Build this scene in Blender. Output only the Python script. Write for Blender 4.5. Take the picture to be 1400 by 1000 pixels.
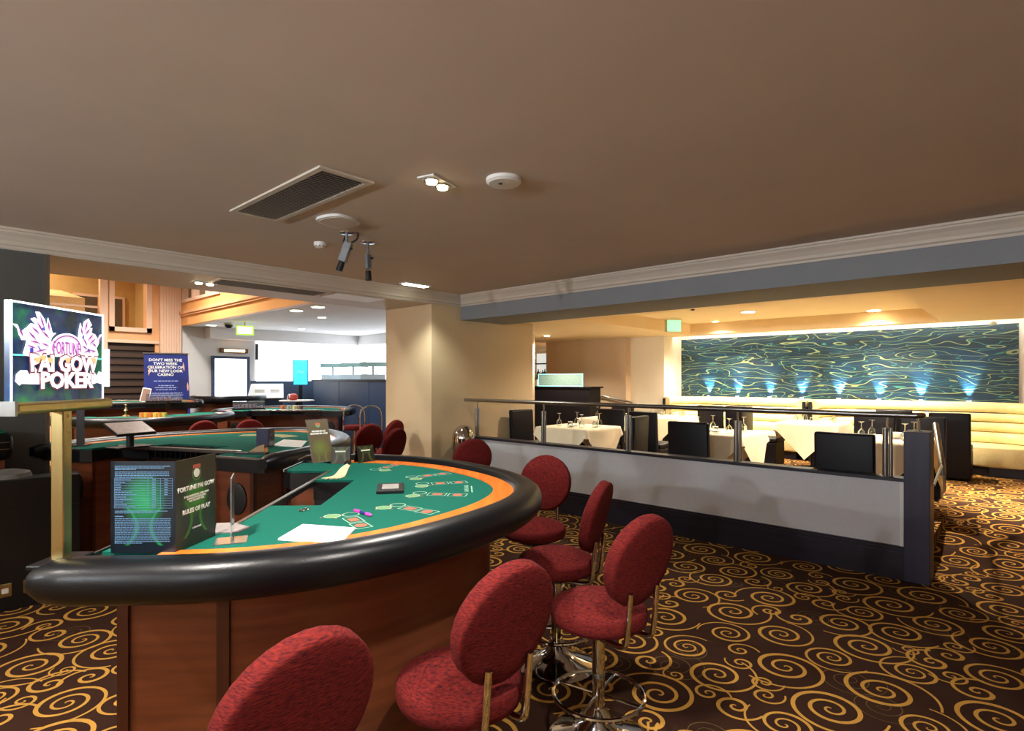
import bpy, bmesh, math, random
from mathutils import Vector, Matrix
from mathutils.geometry import tessellate_polygon
random.seed(7)
for o in list(bpy.data.objects): bpy.data.objects.remove(o)
SC = bpy.context.scene; COL = SC.collection
PI = math.pi
# ------------------------------------------------------------------ camera, world, exposure
H = 1.6; FPX = 770.0; CX = 700.0; CY = 519.0; YAW = math.radians(42.2)
cd = bpy.data.cameras.new('camera'); cam = bpy.data.objects.new('camera', cd); COL.objects.link(cam)
cam.location = (0, 0, H); cam.rotation_euler = (PI/2, 0, YAW)
cd.sensor_fit = 'HORIZONTAL'; cd.sensor_width = 36.0; cd.lens = 36.0*FPX/1400.0
cd.shift_y = (CY-500.0)/1400.0; cd.clip_start = 0.05; cd.clip_end = 100
SC.camera = cam
W = bpy.data.worlds.new('world'); SC.world = W; W.use_nodes = True
W.node_tree.nodes['Background'].inputs[0].default_value = (0.75, 0.82, 1.0, 1)
W.node_tree.nodes['Background'].inputs[1].default_value = 0.6
vs = SC.view_settings
vs.view_transform = 'Standard'; vs.look = 'None'; vs.gamma = 1; vs.use_curve_mapping = False
vs.exposure = 0.35
WARM = (1.0, 0.87, 0.68); HALO = (1.0, 0.94, 0.86); COOL = (0.84, 0.93, 1.0); DAY = (0.86, 0.93, 1.0)
L_MAIN = 150.0; L_HALL = 250.0; L_DINE = 440.0; L_WIN = 3.4; L_FILL = 400.0
def spot(name, loc, energy, color, size=1.9, blend=0.6, rad=0.04, target=None):
    l = bpy.data.lights.new(name, 'SPOT'); l.energy = energy; l.color = color
    l.spot_size = size; l.spot_blend = blend; l.shadow_soft_size = rad
    o = bpy.data.objects.new(name, l); COL.objects.link(o); o.location = loc
    if target is not None:
        d = Vector(target)-Vector(loc); o.rotation_euler = d.to_track_quat('-Z', 'Y').to_euler()
    return o
# ------------------------------------------------------------------ pixel helpers
_F = (-math.sin(YAW), math.cos(YAW)); _R = (math.cos(YAW), math.sin(YAW))
def _ray(px, py):
    a = (px-CX)/FPX; b = (CY-py)/FPX
    return Vector((_F[0]+a*_R[0], _F[1]+a*_R[1], b))
def onZ(px, py, z):
    d = _ray(px, py); t = (z-H)/d.z; return Vector((d.x*t, d.y*t, z))
def onX(px, py, X):
    d = _ray(px, py); t = X/d.x; return Vector((X, d.y*t, H+d.z*t))
def onY(px, py, Y):
    d = _ray(px, py); t = Y/d.y; return Vector((d.x*t, Y, H+d.z*t))
def at(px, py, t):
    d = _ray(px, py); return Vector((d.x*t, d.y*t, H+d.z*t))
def lat(l, t, z=0):
    return Vector((_F[0]*t+_R[0]*l, _F[1]*t+_R[1]*l, z))
# ------------------------------------------------------------------ materials
def lin(c):
    def f(v):
        v = v/255.0
        return v/12.92 if v <= 0.04045 else ((v+0.055)/1.055)**2.4
    return (f(c[0]), f(c[1]), f(c[2]), 1)
MATS = {}
def mat(name, rgb, rough=0.6, metal=0.0, var=0.12, scale=30.0, stretch=None, bump=0.0, emit=0.0, ecol=None, trans=0.0, ior=1.45, coat=0.0, detail=4, rgb2=None, spec=0.5):
    if name in MATS: return MATS[name]
    m = bpy.data.materials.new(name); m.use_nodes = True; nt = m.node_tree; N = nt.nodes; L = nt.links
    p = N['Principled BSDF']; c = lin(rgb)
    p.inputs['Roughness'].default_value = rough; p.inputs['Metallic'].default_value = metal
    p.inputs['IOR'].default_value = ior; p.inputs['Specular IOR Level'].default_value = spec
    if trans: p.inputs['Transmission Weight'].default_value = trans
    if coat: p.inputs['Coat Weight'].default_value = coat; p.inputs['Coat Roughness'].default_value = 0.15
    tc = N.new('ShaderNodeTexCoord'); mp = N.new('ShaderNodeMapping'); nz = N.new('ShaderNodeTexNoise')
    L.new(tc.outputs['Object'], mp.inputs[0]); L.new(mp.outputs[0], nz.inputs['Vector'])
    mp.inputs['Scale'].default_value = stretch or (1, 1, 1)
    nz.inputs['Scale'].default_value = scale; nz.inputs['Detail'].default_value = detail
    mx = N.new('ShaderNodeMix'); mx.data_type = 'RGBA'
    a = tuple(max(0, v*(1-var)) for v in c[:3])+(1,)
    b = lin(rgb2) if rgb2 else tuple(min(1, v*(1+var)) for v in c[:3])+(1,)
    if rgb2: a = c
    rp = N.new('ShaderNodeMapRange'); rp.inputs[1].default_value = 0.3; rp.inputs[2].default_value = 0.7
    L.new(nz.outputs[0], rp.inputs[0]); L.new(rp.outputs[0], mx.inputs['Factor'])
    mx.inputs['A'].default_value = a; mx.inputs['B'].default_value = b
    L.new(mx.outputs['Result'], p.inputs['Base Color'])
    if bump:
        bp = N.new('ShaderNodeBump'); bp.inputs['Strength'].default_value = bump; bp.inputs['Distance'].default_value = 0.004
        L.new(nz.outputs[0], bp.inputs['Height']); L.new(bp.outputs[0], p.inputs['Normal'])
    if emit:
        p.inputs['Emission Color'].default_value = lin(ecol or rgb); p.inputs['Emission Strength'].default_value = emit
    MATS[name] = m; return m
def math_node(nt, op, a, b=None, c=None, clamp=False):
    n = nt.nodes.new('ShaderNodeMath'); n.operation = op; n.use_clamp = clamp
    for i, v in enumerate((a, b, c)):
        if v is None: continue
        if isinstance(v, (int, float)): n.inputs[i].default_value = v
        else: nt.links.new(v, n.inputs[i])
    return n.outputs[0]
# swirl carpet: explicit spirals repeating in a tile
def spiral_group():
    g = bpy.data.node_groups.new('spiral', 'ShaderNodeTree')
    I = g.interface
    for nm, ty in (('P', 'NodeSocketVector'), ('Acc', 'NodeSocketFloat'), ('C', 'NodeSocketVector'), ('Pitch', 'NodeSocketFloat'), ('Hand', 'NodeSocketFloat'), ('Phase', 'NodeSocketFloat'), ('Turns', 'NodeSocketFloat'), ('Tail', 'NodeSocketFloat'), ('Tile', 'NodeSocketVector'), ('NTile', 'NodeSocketVector'), ('Width', 'NodeSocketFloat')):
        I.new_socket(nm, in_out='INPUT', socket_type=ty)
    I.new_socket('M', in_out='OUTPUT', socket_type='NodeSocketFloat')
    gi = g.nodes.new('NodeGroupInput'); go = g.nodes.new('NodeGroupOutput'); o = gi.outputs
    am = math_node(g, 'MULTIPLY', o['Acc'], 1e-6); pv = g.nodes.new('ShaderNodeVectorMath'); pv.operation = 'ADD'; g.links.new(o['P'], pv.inputs[0]); g.links.new(am, pv.inputs[1])
    v = g.nodes.new('ShaderNodeVectorMath'); v.operation = 'SUBTRACT'; g.links.new(pv.outputs[0], v.inputs[0]); g.links.new(o['C'], v.inputs[1])
    w = g.nodes.new('ShaderNodeVectorMath'); w.operation = 'WRAP'; g.links.new(v.outputs[0], w.inputs[0]); g.links.new(o['Tile'], w.inputs[1]); g.links.new(o['NTile'], w.inputs[2])
    ln = g.nodes.new('ShaderNodeVectorMath'); ln.operation = 'LENGTH'; g.links.new(w.outputs[0], ln.inputs[0])
    sp = g.nodes.new('ShaderNodeSeparateXYZ'); g.links.new(w.outputs[0], sp.inputs[0])
    M = lambda *a, **k: math_node(g, *a, **k)
    th = M('ARCTAN2', sp.outputs[1], sp.outputs[0])
    th = M('MULTIPLY', th, 0.15915494)
    ph = M('FRACT', M('ADD', M('MULTIPLY_ADD', th, o['Hand'], o['Phase']), 8.0))
    rn = M('DIVIDE', ln.outputs['Value'], o['Pitch'])
    q = M('SUBTRACT', rn, ph)
    near = M('ABSOLUTE', M('SUBTRACT', q, M('ROUND', q)))
    wd = M('MULTIPLY_ADD', M('DIVIDE', rn, o['Turns']), 0.55, 0.55)
    wd = M('MULTIPLY', wd, o['Width'])
    inner = M('MULTIPLY', M('LESS_THAN', near, wd), M('LESS_THAN', q, M('SUBTRACT', o['Turns'], 0.5)))
    tail = M('ABSOLUTE', M('SUBTRACT', M('SUBTRACT', q, o['Turns']), M('MULTIPLY', o['Tail'], M('MULTIPLY', ph, ph))))
    wt = M('MULTIPLY', wd, M('SUBTRACT', 1.15, ph))
    tail = M('MULTIPLY', M('LESS_THAN', tail, wt), M('LESS_THAN', ph, 0.8))
    out = M('MAXIMUM', M('MAXIMUM', inner, tail), o['Acc'])
    g.links.new(out, go.inputs[0]); return g
def carpet():
    m = bpy.data.materials.new('swirl_carpet'); m.use_nodes = True; nt = m.node_tree; N = nt.nodes; L = nt.links
    p = N['Principled BSDF']; p.inputs['Roughness'].default_value = 0.95; p.inputs['Specular IOR Level'].default_value = 0.1
    T = 1.7; h = T/2; g = spiral_group()
    tc = N.new('ShaderNodeTexCoord')
    sep = N.new('ShaderNodeSeparateXYZ'); L.new(tc.outputs['Object'], sep.inputs[0])
    cmb = N.new('ShaderNodeCombineXYZ'); L.new(sep.outputs[0], cmb.inputs[0]); L.new(sep.outputs[1], cmb.inputs[1])
    rnd = random.Random(11)
    def pack(n, rs, placed):
        out = []
        for r in rs:
            for k in range(3000):
                x, y = rnd.uniform(-h, h), rnd.uniform(-h, h)
                ok = True
                for (a, b, s) in placed:
                    dx = (x-a+h) % T-h; dy = (y-b+h) % T-h
                    if math.hypot(dx, dy) < (r+s)*0.97: ok = False; break
                if ok: placed.append((x, y, r)); out.append((x, y, r)); break
        return out
    placed = []
    big = pack(0, [0.175]*7+[0.155]*8+[0.13]*6, placed)
    small = pack(0, [0.085]*8+[0.062]*8+[0.05]*2, placed)
    def chain(items, width, tails, turns, acc=None):
        for (x, y, r) in items:
            gn = N.new('ShaderNodeGroup'); gn.node_tree = g
            tr = turns + rnd.choice((0, 0, -0.0))
            L.new(cmb.outputs[0], gn.inputs['P']); gn.inputs['C'].default_value = (x, y, 0)
            gn.inputs['Pitch'].default_value = r/(tr+0.6); gn.inputs['Hand'].default_value = rnd.choice((1, -1))
            gn.inputs['Phase'].default_value = rnd.random(); gn.inputs['Turns'].default_value = tr
            gn.inputs['Tail'].default_value = tails*rnd.uniform(0.5, 1.2)
            gn.inputs['Tile'].default_value = (h, h, 1); gn.inputs['NTile'].default_value = (-h, -h, -1)
            gn.inputs['Width'].default_value = width
            if acc is not None: L.new(acc, gn.inputs['Acc'])
            acc = gn.outputs[0]
        return acc
    a = chain(small, 0.17, 1.5, 1, chain(big, 0.15, 1.3, 2))
    thin = [(rnd.uniform(-h, h), rnd.uniform(-h, h), rnd.uniform(0.1, 0.2)) for _ in range(7)]
    b = chain(thin, 0.055, 1.5, 2)
    nz = N.new('ShaderNodeTexNoise'); nz.inputs['Scale'].default_value = 260; L.new(tc.outputs['Object'], nz.inputs[0])
    nz2 = N.new('ShaderNodeTexNoise'); nz2.inputs['Scale'].default_value = 3; L.new(tc.outputs['Object'], nz2.inputs[0])
    def mix(f, A, B_):
        mx = N.new('ShaderNodeMix'); mx.data_type = 'RGBA'
        if isinstance(f, float): mx.inputs['Factor'].default_value = f
        else: L.new(f, mx.inputs['Factor'])
        for s, v in (('A', A), ('B', B_)):
            if isinstance(v, tuple): mx.inputs[s].default_value = v
            else: L.new(v, mx.inputs[s])
        return mx.outputs['Result']
    base = mix(nz2.outputs[0], lin((44, 24, 20)), lin((58, 36, 22)))
    c = mix(math_node(nt, 'MULTIPLY', b, 0.75), base, lin((104, 84, 52)))
    c = mix(a, c, lin((186, 138, 62)))
    c2 = N.new('ShaderNodeMix'); c2.data_type = 'RGBA'; c2.blend_type = 'MULTIPLY'; c2.inputs['Factor'].default_value = 0.55
    L.new(c, c2.inputs['A']); L.new(nz.outputs[1], c2.inputs['B']); 
    hs = N.new('ShaderNodeHueSaturation'); hs.inputs['Saturation'].default_value = 0.0; hs.inputs['Value'].default_value = 1.7
    L.new(nz.outputs[1], hs.inputs['Color']); L.new(hs.outputs[0], c2.inputs['B'])
    L.new(c2.outputs['Result'], p.inputs['Base Color'])
    bp = N.new('ShaderNodeBump'); bp.inputs['Strength'].default_value = 0.5; bp.inputs['Distance'].default_value = 0.004
    L.new(nz.outputs[0], bp.inputs['Height']); L.new(bp.outputs[0], p.inputs['Normal'])
    return m
def mural_mat():
    m = bpy.data.materials.new('wave_mural'); m.use_nodes = True; nt = m.node_tree; N = nt.nodes; L = nt.links
    p = N['Principled BSDF']; p.inputs['Roughness'].default_value = 0.45
    tc = N.new('ShaderNodeTexCoord'); mp = N.new('ShaderNodeMapping'); L.new(tc.outputs['Object'], mp.inputs[0])
    mp.inputs['Scale'].default_value = (0.6, 1.0, 2.6)
    sz_ = N.new('ShaderNodeSeparateXYZ'); L.new(tc.outputs['Object'], sz_.inputs[0])
    def lines(scale, dist, freq, amp, w, seed):
        nz = N.new('ShaderNodeTexNoise'); nz.noise_dimensions = '4D'; nz.inputs['W'].default_value = seed
        nz.inputs['Scale'].default_value = scale; nz.inputs['Detail'].default_value = 1.0; nz.inputs['Distortion'].default_value = dist
        L.new(mp.outputs[0], nz.inputs['Vector'])
        f = math_node(nt, 'MULTIPLY_ADD', sz_.outputs[2], freq, math_node(nt, 'MULTIPLY', nz.outputs[0], amp))
        return math_node(nt, 'LESS_THAN', math_node(nt, 'PINGPONG', f, 1.0), w)
    a = lines(1.5, 0.8, 17.0, 16.0, 0.10, 1.0); b = lines(1.9, 1.2, 18.0, 14.0, 0.09, 6.0)
    nz = N.new('ShaderNodeTexNoise'); nz.inputs['Scale'].default_value = 2.2; L.new(mp.outputs[0], nz.inputs['Vector'])
    def mix(f, A, B_):
        mx = N.new('ShaderNodeMix'); mx.data_type = 'RGBA'; L.new(f, mx.inputs['Factor'])
        for s, v in (('A', A), ('B', B_)):
            if isinstance(v, tuple): mx.inputs[s].default_value = v
            else: L.new(v, mx.inputs[s])
        return mx.outputs['Result']
    rp = N.new('ShaderNodeMapRange'); rp.inputs[1].default_value = 0.35; rp.inputs[2].default_value = 0.65; L.new(nz.outputs[0], rp.inputs[0])
    c = mix(rp.outputs[0], lin((6, 34, 46)), lin((12, 52, 78)))
    c = mix(b, c, lin((50, 112, 104))); c = mix(a, c, lin((128, 140, 94)))
    L.new(c, p.inputs['Base Color']); return m
def print_glow_mat(name, base, glow, cx, cz, rx, rz):
    "dark printed card with a soft green figure printed on it"
    m = bpy.data.materials.new(name); m.use_nodes = True; nt = m.node_tree; N = nt.nodes; L = nt.links
    p = N['Principled BSDF']; p.inputs['Roughness'].default_value = 0.3
    tc = N.new('ShaderNodeTexCoord'); s = N.new('ShaderNodeSeparateXYZ'); L.new(tc.outputs['Object'], s.inputs[0])
    M = lambda *a, **k: math_node(nt, *a, **k)
    nz = N.new('ShaderNodeTexNoise'); nz.inputs['Scale'].default_value = 18; L.new(tc.outputs['Object'], nz.inputs[0])
    dx = M('DIVIDE', M('SUBTRACT', s.outputs[0], cx), rx); dz = M('DIVIDE', M('SUBTRACT', s.outputs[2], cz), rz)
    r = M('SQRT', M('ADD', M('MULTIPLY', dx, dx), M('MULTIPLY', dz, dz)))
    f = M('SUBTRACT', 1.0, r, clamp=True)
    # two antler-like curves below the glow
    zz = M('SUBTRACT', s.outputs[2], cz-rz*0.95)
    curve = M('ADD', 0.022, M('MULTIPLY', M('MULTIPLY', zz, zz), 9.0))
    an = M('ABSOLUTE', M('SUBTRACT', M('ABSOLUTE', M('SUBTRACT', s.outputs[0], cx)), curve))
    an = M('MULTIPLY', M('SUBTRACT', 1.0, M('DIVIDE', an, 0.010), clamp=True), M('LESS_THAN', M('ABSOLUTE', zz), 0.06))
    f = M('MAXIMUM', M('MULTIPLY', f, 0.9), M('MULTIPLY', an, 0.7))
    f = M('MULTIPLY', f, M('MULTIPLY_ADD', nz.outputs[0], 0.8, 0.6), clamp=True)
    mx = N.new('ShaderNodeMix'); mx.data_type = 'RGBA'; L.new(f, mx.inputs['Factor'])
    mx.inputs['A'].default_value = lin(base); mx.inputs['B'].default_value = lin(glow)
    L.new(mx.outputs['Result'], p.inputs['Base Color']); return m
def sign_mat():
    m = bpy.data.materials.new('sign_picture'); m.use_nodes = True; nt = m.node_tree; N = nt.nodes; L = nt.links
    p = N['Principled BSDF']; p.inputs['Roughness'].default_value = 0.2
    tc = N.new('ShaderNodeTexCoord'); nz = N.new('ShaderNodeTexNoise'); nz.inputs['Scale'].default_value = 9; nz.inputs['Detail'].default_value = 5
    L.new(tc.outputs['Object'], nz.inputs[0]); cr = N.new('ShaderNodeValToRGB'); L.new(nz.outputs[0], cr.inputs[0])
    e = cr.color_ramp.elements; e[0].position = 0.3; e[0].color = lin((4, 34, 44)); e[1].position = 0.7; e[1].color = lin((30, 116, 50))
    k = cr.color_ramp.elements.new(0.5); k.color = lin((18, 44, 84))
    L.new(cr.outputs[0], p.inputs['Base Color']); L.new(cr.outputs[0], p.inputs['Emission Color']); p.inputs['Emission Strength'].default_value = 0.6
    return m
def wood_mat(name, a, b, rough=0.35, axis=2):
    if name in MATS: return MATS[name]
    st = [9, 9, 9]; st[axis] = 0.7
    if axis == 0 and 'veneer' in name: st = [0.8, 0.8, 9]
    m = mat(name, a, rough=rough, rgb2=b, scale=2.6, stretch=tuple(st), detail=6, bump=0.03); return m
m_ceil = mat('ceiling_paint', (190, 176, 164), 0.8, var=0.03, scale=2)
m_wall = mat('beige_wallpaper', (198, 176, 142), 0.75, var=0.04, scale=60, bump=0.05)
m_wall_g = mat('grey_beam_paint', (124, 126, 130), 0.8, var=0.03, scale=3)
m_hall = mat('hall_paint', (214, 210, 208), 0.75, var=0.02, scale=3)
m_trim = mat('cream_moulding', (190, 178, 164), 0.55, var=0.03, scale=5)
m_knee = mat('knee_wall_paper', (188, 188, 192), 0.75, var=0.03, scale=40, bump=0.03)
m_dark = wood_mat('dark_skirting_wood', (22, 20, 30), (34, 30, 44), 0.4, 0)
m_darkpost = wood_mat('dark_post_wood', (34, 32, 52), (46, 42, 64), 0.45, 2)
m_carpet = carpet()
m_mural = mural_mat()
m_peach = mat('peach_panel_paint', (226, 172, 124), 0.5, var=0.04, scale=4)
m_pil = mat('pilaster_paint', (230, 196, 170), 0.5, var=0.03, scale=4)
m_steel = mat('brushed_steel', (150, 150, 148), 0.28, 1.0, var=0.08, scale=40, stretch=(1, 1, 0.05))
m_chrome = mat('chrome', (205, 205, 205), 0.07, 1.0, var=0.02, scale=5)
m_brass = mat('brass', (186, 168, 116), 0.3, 1.0, var=0.1, scale=30, stretch=(1, 1, 0.05))
m_black = mat('black_lacquer', (14, 15, 19), 0.35, var=0.2, scale=10)
m_leather = mat('black_leather', (8, 10, 14), 0.33, var=0.15, scale=160, bump=0.12, spec=0.42)
m_rubber = mat('black_plastic', (16, 16, 18), 0.5, var=0.1, scale=20)
m_felt = mat('green_baize', (22, 92, 78), 0.95, var=0.1, scale=300, bump=0.06, spec=0.1)
m_mahog = wood_mat('mahogany_veneer', (88, 44, 25), (118, 62, 36), 0.35, 0)
m_orange = wood_mat('varnished_orange_wood', (206, 104, 34), (228, 130, 48), 0.22, 0)
m_red = mat('red_tweed', (56, 16, 22), 0.95, rgb2=(116, 34, 28), scale=20, stretch=(3.0, 3.0, 17), detail=8, bump=0.35, spec=0.15)
m_white = mat('white_paper', (238, 238, 234), 0.7, var=0.02)
m_cloth = mat('cream_tablecloth', (236, 220, 190), 0.85, var=0.03, scale=12, bump=0.05)
m_cream = mat('cream_leather', (226, 208, 152), 0.38, var=0.05, scale=30, bump=0.04)
m_brownl = mat('dark_brown_leather', (16, 13, 18), 0.45, var=0.15, scale=60, bump=0.05, spec=0.25)
m_glass = mat('clear_glass', (240, 246, 246), 0.03, trans=1.0, var=0.0, ior=1.45)
m_acryl = mat('clear_acrylic', (232, 238, 240), 0.06, trans=0.92, var=0.0, ior=1.3)
m_lampw = mat('lit_lamp_warm', (255, 236, 200), 0.4, emit=30, ecol=(255, 226, 176))
m_lampc = mat('lit_lamp_cool', (245, 250, 235), 0.4, emit=9, ecol=(240, 248, 225))
m_led = mat('white_led', (255, 255, 255), 0.4, emit=1.8, ecol=(235, 240, 255))
m_printw = mat('white_ink', (232, 236, 232), 0.6, var=0.02)
m_printb = mat('pale_blue_ink', (84, 122, 156), 0.6, var=0.02)
m_printr = mat('red_ink', (178, 92, 66), 0.7, var=0.05)
m_printy = mat('yellow_ink', (104, 146, 92), 0.7, var=0.05)
m_printm = mat('mint_ink', (150, 196, 172), 0.7, var=0.05)
m_grille = mat('grille_grey', (150, 138, 126), 0.6, var=0.1)
m_plasticw = mat('white_plastic', (214, 210, 204), 0.45, var=0.03)
m_plasticg = mat('grey_plastic', (120, 122, 126), 0.4, var=0.06)
m_clad = mat('dark_grey_cladding', (96, 98, 98), 0.3, 0.4, var=0.05, scale=6)
# ------------------------------------------------------------------ mesh helpers
class B:
    def __init__(s): s.v = []; s.f = []
    def add(s, vs_, fs):
        o = len(s.v); s.v += [tuple(v) for v in vs_]; s.f += [tuple(i+o for i in f) for f in fs]; return s
    def box(s, c, d, M=None):
        x, y, z = d[0]/2, d[1]/2, d[2]/2
        vs_ = [Vector((a*x, b*y, e*z)) for a in (-1, 1) for b in (-1, 1) for e in (-1, 1)]
        if M is not None: vs_ = [M @ v for v in vs_]
        vs_ = [v+Vector(c) for v in vs_]
        return s.add(vs_, [(0, 1, 3, 2), (4, 6, 7, 5), (0, 4, 5, 1), (2, 3, 7, 6), (0, 2, 6, 4), (1, 5, 7, 3)])
    def bb(s, a, b):
        return s.box(((a[0]+b[0])/2, (a[1]+b[1])/2, (a[2]+b[2])/2), (abs(b[0]-a[0]), abs(b[1]-a[1]), abs(b[2]-a[2])))
    def tube(s, pts, r, seg=10, closed=False, caps=True):
        pts = [Vector(p) for p in pts]; n = len(pts); rs = r if isinstance(r, (list, tuple)) else [r]*n
        rings = []; up = None
        for i, p in enumerate(pts):
            if closed: t = pts[(i+1) % n]-pts[i-1]
            else: t = pts[min(i+1, n-1)]-pts[max(i-1, 0)]
            t.normalize()
            if up is None:
                up = Vector((0, 0, 1)) if abs(t.z) < 0.9 else Vector((1, 0, 0))
            a = t.cross(up)
            if a.length < 1e-5: a = t.orthogonal()
            a.normalize(); b = a.cross(t); up = b
            rings.append([p+(a*math.cos(2*PI*k/seg)+b*math.sin(2*PI*k/seg))*rs[i] for k in range(seg)])
        return s.loft(rings, closed, caps)
    def cyl(s, p0, p1, r, r1=None, seg=14): return s.tube([p0, p1], [r, r if r1 is None else r1], seg)
    def loft(s, rings, closed=False, caps=True):
        m = len(rings[0]); n = len(rings); vs_ = [v for r in rings for v in r]; fs = []
        for i in range(n if closed else n-1):
            j = (i+1) % n
            for k in range(m):
                l = (k+1) % m; fs.append((i*m+k, i*m+l, j*m+l, j*m+k))
        if caps and not closed:
            fs.append(tuple(range(m-1, -1, -1))); fs.append(tuple((n-1)*m+k for k in range(m)))
        return s.add(vs_, fs)
    def lathe(s, prof, c=(0, 0, 0), seg=24, sx=1, sy=1):
        rings = [[(c[0]+max(r, 1e-4)*math.cos(2*PI*k/seg)*sx, c[1]+max(r, 1e-4)*math.sin(2*PI*k/seg)*sy, c[2]+z) for k in range(seg)] for r, z in prof]
        return s.loft(rings)
    def prism(s, poly, z0, z1):
        n = len(poly); tr = tessellate_polygon([[Vector((p[0], p[1], 0)) for p in poly]])
        vs_ = [(p[0], p[1], z0) for p in poly]+[(p[0], p[1], z1) for p in poly]
        ar = sum(poly[i][0]*poly[(i+1) % n][1]-poly[(i+1) % n][0]*poly[i][1] for i in range(n))
        fs = [tuple(reversed(t)) for t in tr]+[tuple(i+n for i in t) for t in tr]
        for i in range(n):
            j = (i+1) % n; fs.append((i, j, j+n, i+n) if ar > 0 else (j, i, i+n, j+n))
        return s.add(vs_, fs)
    def xf(s, M): s.v = [tuple(M @ Vector(v)) for v in s.v]; return s
def mesh(name, b, smooth=False, bevel=0.0, seg=2, ang=40):
    me = bpy.data.meshes.new(name); me.from_pydata(b.v, [], b.f); bm = bmesh.new(); bm.from_mesh(me)
    bmesh.ops.remove_doubles(bm, verts=bm.verts, dist=1e-6)
    bmesh.ops.recalc_face_normals(bm, faces=bm.faces)
    if bevel:
        ed = [e for e in bm.edges if len(e.link_faces) == 2 and e.calc_face_angle(0) > 0.6]
        bmesh.ops.bevel(bm, geom=ed, offset=bevel, segments=seg, profile=0.5, affect='EDGES', clamp_overlap=True)
    bm.to_mesh(me); bm.free()
    if smooth:
        me.polygons.foreach_set('use_smooth', [True]*len(me.polygons)); me.set_sharp_from_angle(angle=math.radians(ang))
    me.update(); return me
def link(name, me, m, parent=None, loc=None, rot=None):
    o = bpy.data.objects.new(name, me); COL.objects.link(o)
    if m is not None and not me.materials: me.materials.append(m)
    if parent is not None: o.parent = parent
    if loc is not None: o.location = loc
    if rot is not None: o.rotation_euler = rot
    return o
def obj(name, b, m, parent=None, smooth=False, bevel=0.0, loc=None, rot=None, seg=2, ang=40):
    return link(name, mesh(name, b, smooth, bevel, seg, ang), m, parent, loc, rot)
def tag(o, label, cat, group=None):
    o['label'] = label; o['category'] = cat
    if group: o['group'] = group
    return o
def thing(name, label, cat, loc=(0, 0, 0), rz=0.0, group=None):
    o = bpy.data.objects.new(name, None); COL.objects.link(o); o.empty_display_size = 0.1
    o.location = loc; o.rotation_euler = (0, 0, rz); return tag(o, label, cat, group)
def struct(name, b, m, parent=None, **k):
    o = obj(name, b, m, parent, **k)
    if parent is None: o['kind'] = 'structure'
    return o
def dup(root, loc, rz, label, group=None):
    r = root.copy(); COL.objects.link(r); r.location = loc; r.rotation_euler = (0, 0, rz); r['label'] = label
    if group: r['group'] = group
    for ch in list(root.children):
        c = ch.copy(); COL.objects.link(c); c.parent = r
        for g in ch.children:
            d = g.copy(); COL.objects.link(d); d.parent = c
    return r
def text_mesh(s, size, depth=0.0006, align='CENTER', bold=0.0, squash=1.0):
    cu = bpy.data.curves.new('t', 'FONT'); cu.body = s; cu.size = size; cu.extrude = depth; cu.offset = bold
    cu.align_x = align; cu.align_y = 'CENTER'; cu.resolution_u = 2
    o = bpy.data.objects.new('t', cu); COL.objects.link(o); dg = bpy.context.evaluated_depsgraph_get(); dg.update()
    me = bpy.data.meshes.new_from_object(o.evaluated_get(dg)); bpy.data.objects.remove(o); bpy.data.curves.remove(cu)
    me.materials.clear(); return me
def text(name, s, size, m, parent, loc, rot, **k):
    me = text_mesh(s, size, **k); return link(name, me, m, parent, loc, rot)
def catmull(P, per=8):
    out = []; n = len(P)
    for i in range(n-1):
        p0 = Vector(P[max(i-1, 0)]); p1 = Vector(P[i]); p2 = Vector(P[i+1]); p3 = Vector(P[min(i+2, n-1)])
        for k in range(per):
            t = k/per
            out.append(0.5*((2*p1)+(p2-p0)*t+(2*p0-5*p1+4*p2-p3)*t*t+(3*p1-p0-3*p2+p3)*t**3))
    out.append(Vector(P[-1])); return out
# ================================================================== THE SHELL
ZC = 2.78; KY = 5.436; LX = -5.91; BX = -6.95; SZ = 2.62; RF = 0.18; RC = 2.50; MY = 11.6; HX = -13.4; BALY = 4.17; BALZ = 2.745
b = B()
b.add([(-14, -3.6, 0), (3.4, -3.6, 0), (3.4, KY, 0), (-14, KY, 0)], [(0, 1, 2, 3)])
b.add([(-14, KY, 0), (LX, KY, 0), (LX, 8.9, 0), (-14, 8.9, 0)], [(0, 1, 2, 3)])
b.add([(-0.6, KY, 0), (3.4, KY, 0), (3.4, 6.2, 0), (-0.6, 6.2, 0)], [(0, 1, 2, 3)])
b.add([(-0.6, 6.2, 0), (3.4, 6.2, 0), (3.4, 7.9, RF), (-0.6, 7.9, RF)], [(0, 1, 2, 3)])
b.add([(-0.6, 7.9, RF), (3.4, 7.9, RF), (3.4, 11.8, RF), (-0.6, 11.8, RF)], [(0, 1, 2, 3)])
struct('floor', b, m_carpet)
b = B()
for (x0, y0, x1, y1) in ((LX, KY+0.1, -0.6, 7.02), (-7.4, 7.02, -0.6, 8.8), (-11, 8.8, -0.6, 13.6)): b.add([(x0, y0, RF), (x1, y0, RF), (x1, y1, RF), (x0, y1, RF)], [(0, 1, 2, 3)])
b.add([(-0.6, KY+0.1, 0), (-0.6, 7.9, 0), (-0.6, 7.9, RF), (-0.6, KY+0.1, RF)], [(0, 1, 2, 3)])
struct('floor_dining', b, m_carpet)
b = B(); b.bb((LX, -3.6, ZC), (3.4, KY+0.12, ZC+0.1)); struct('ceiling', b, m_ceil)
b = B(); b.bb((-0.2, -3.7, 0), (0, -3.6, ZC)); b = B(); b.bb((-14, -3.72, 0), (3.4, -3.6, 6)); struct('wall_rear', b, m_wall)
b = B(); b.bb((3.4, -3.7, 0), (3.5, 12, ZC)); struct('wall_right', b, m_wall)
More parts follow.
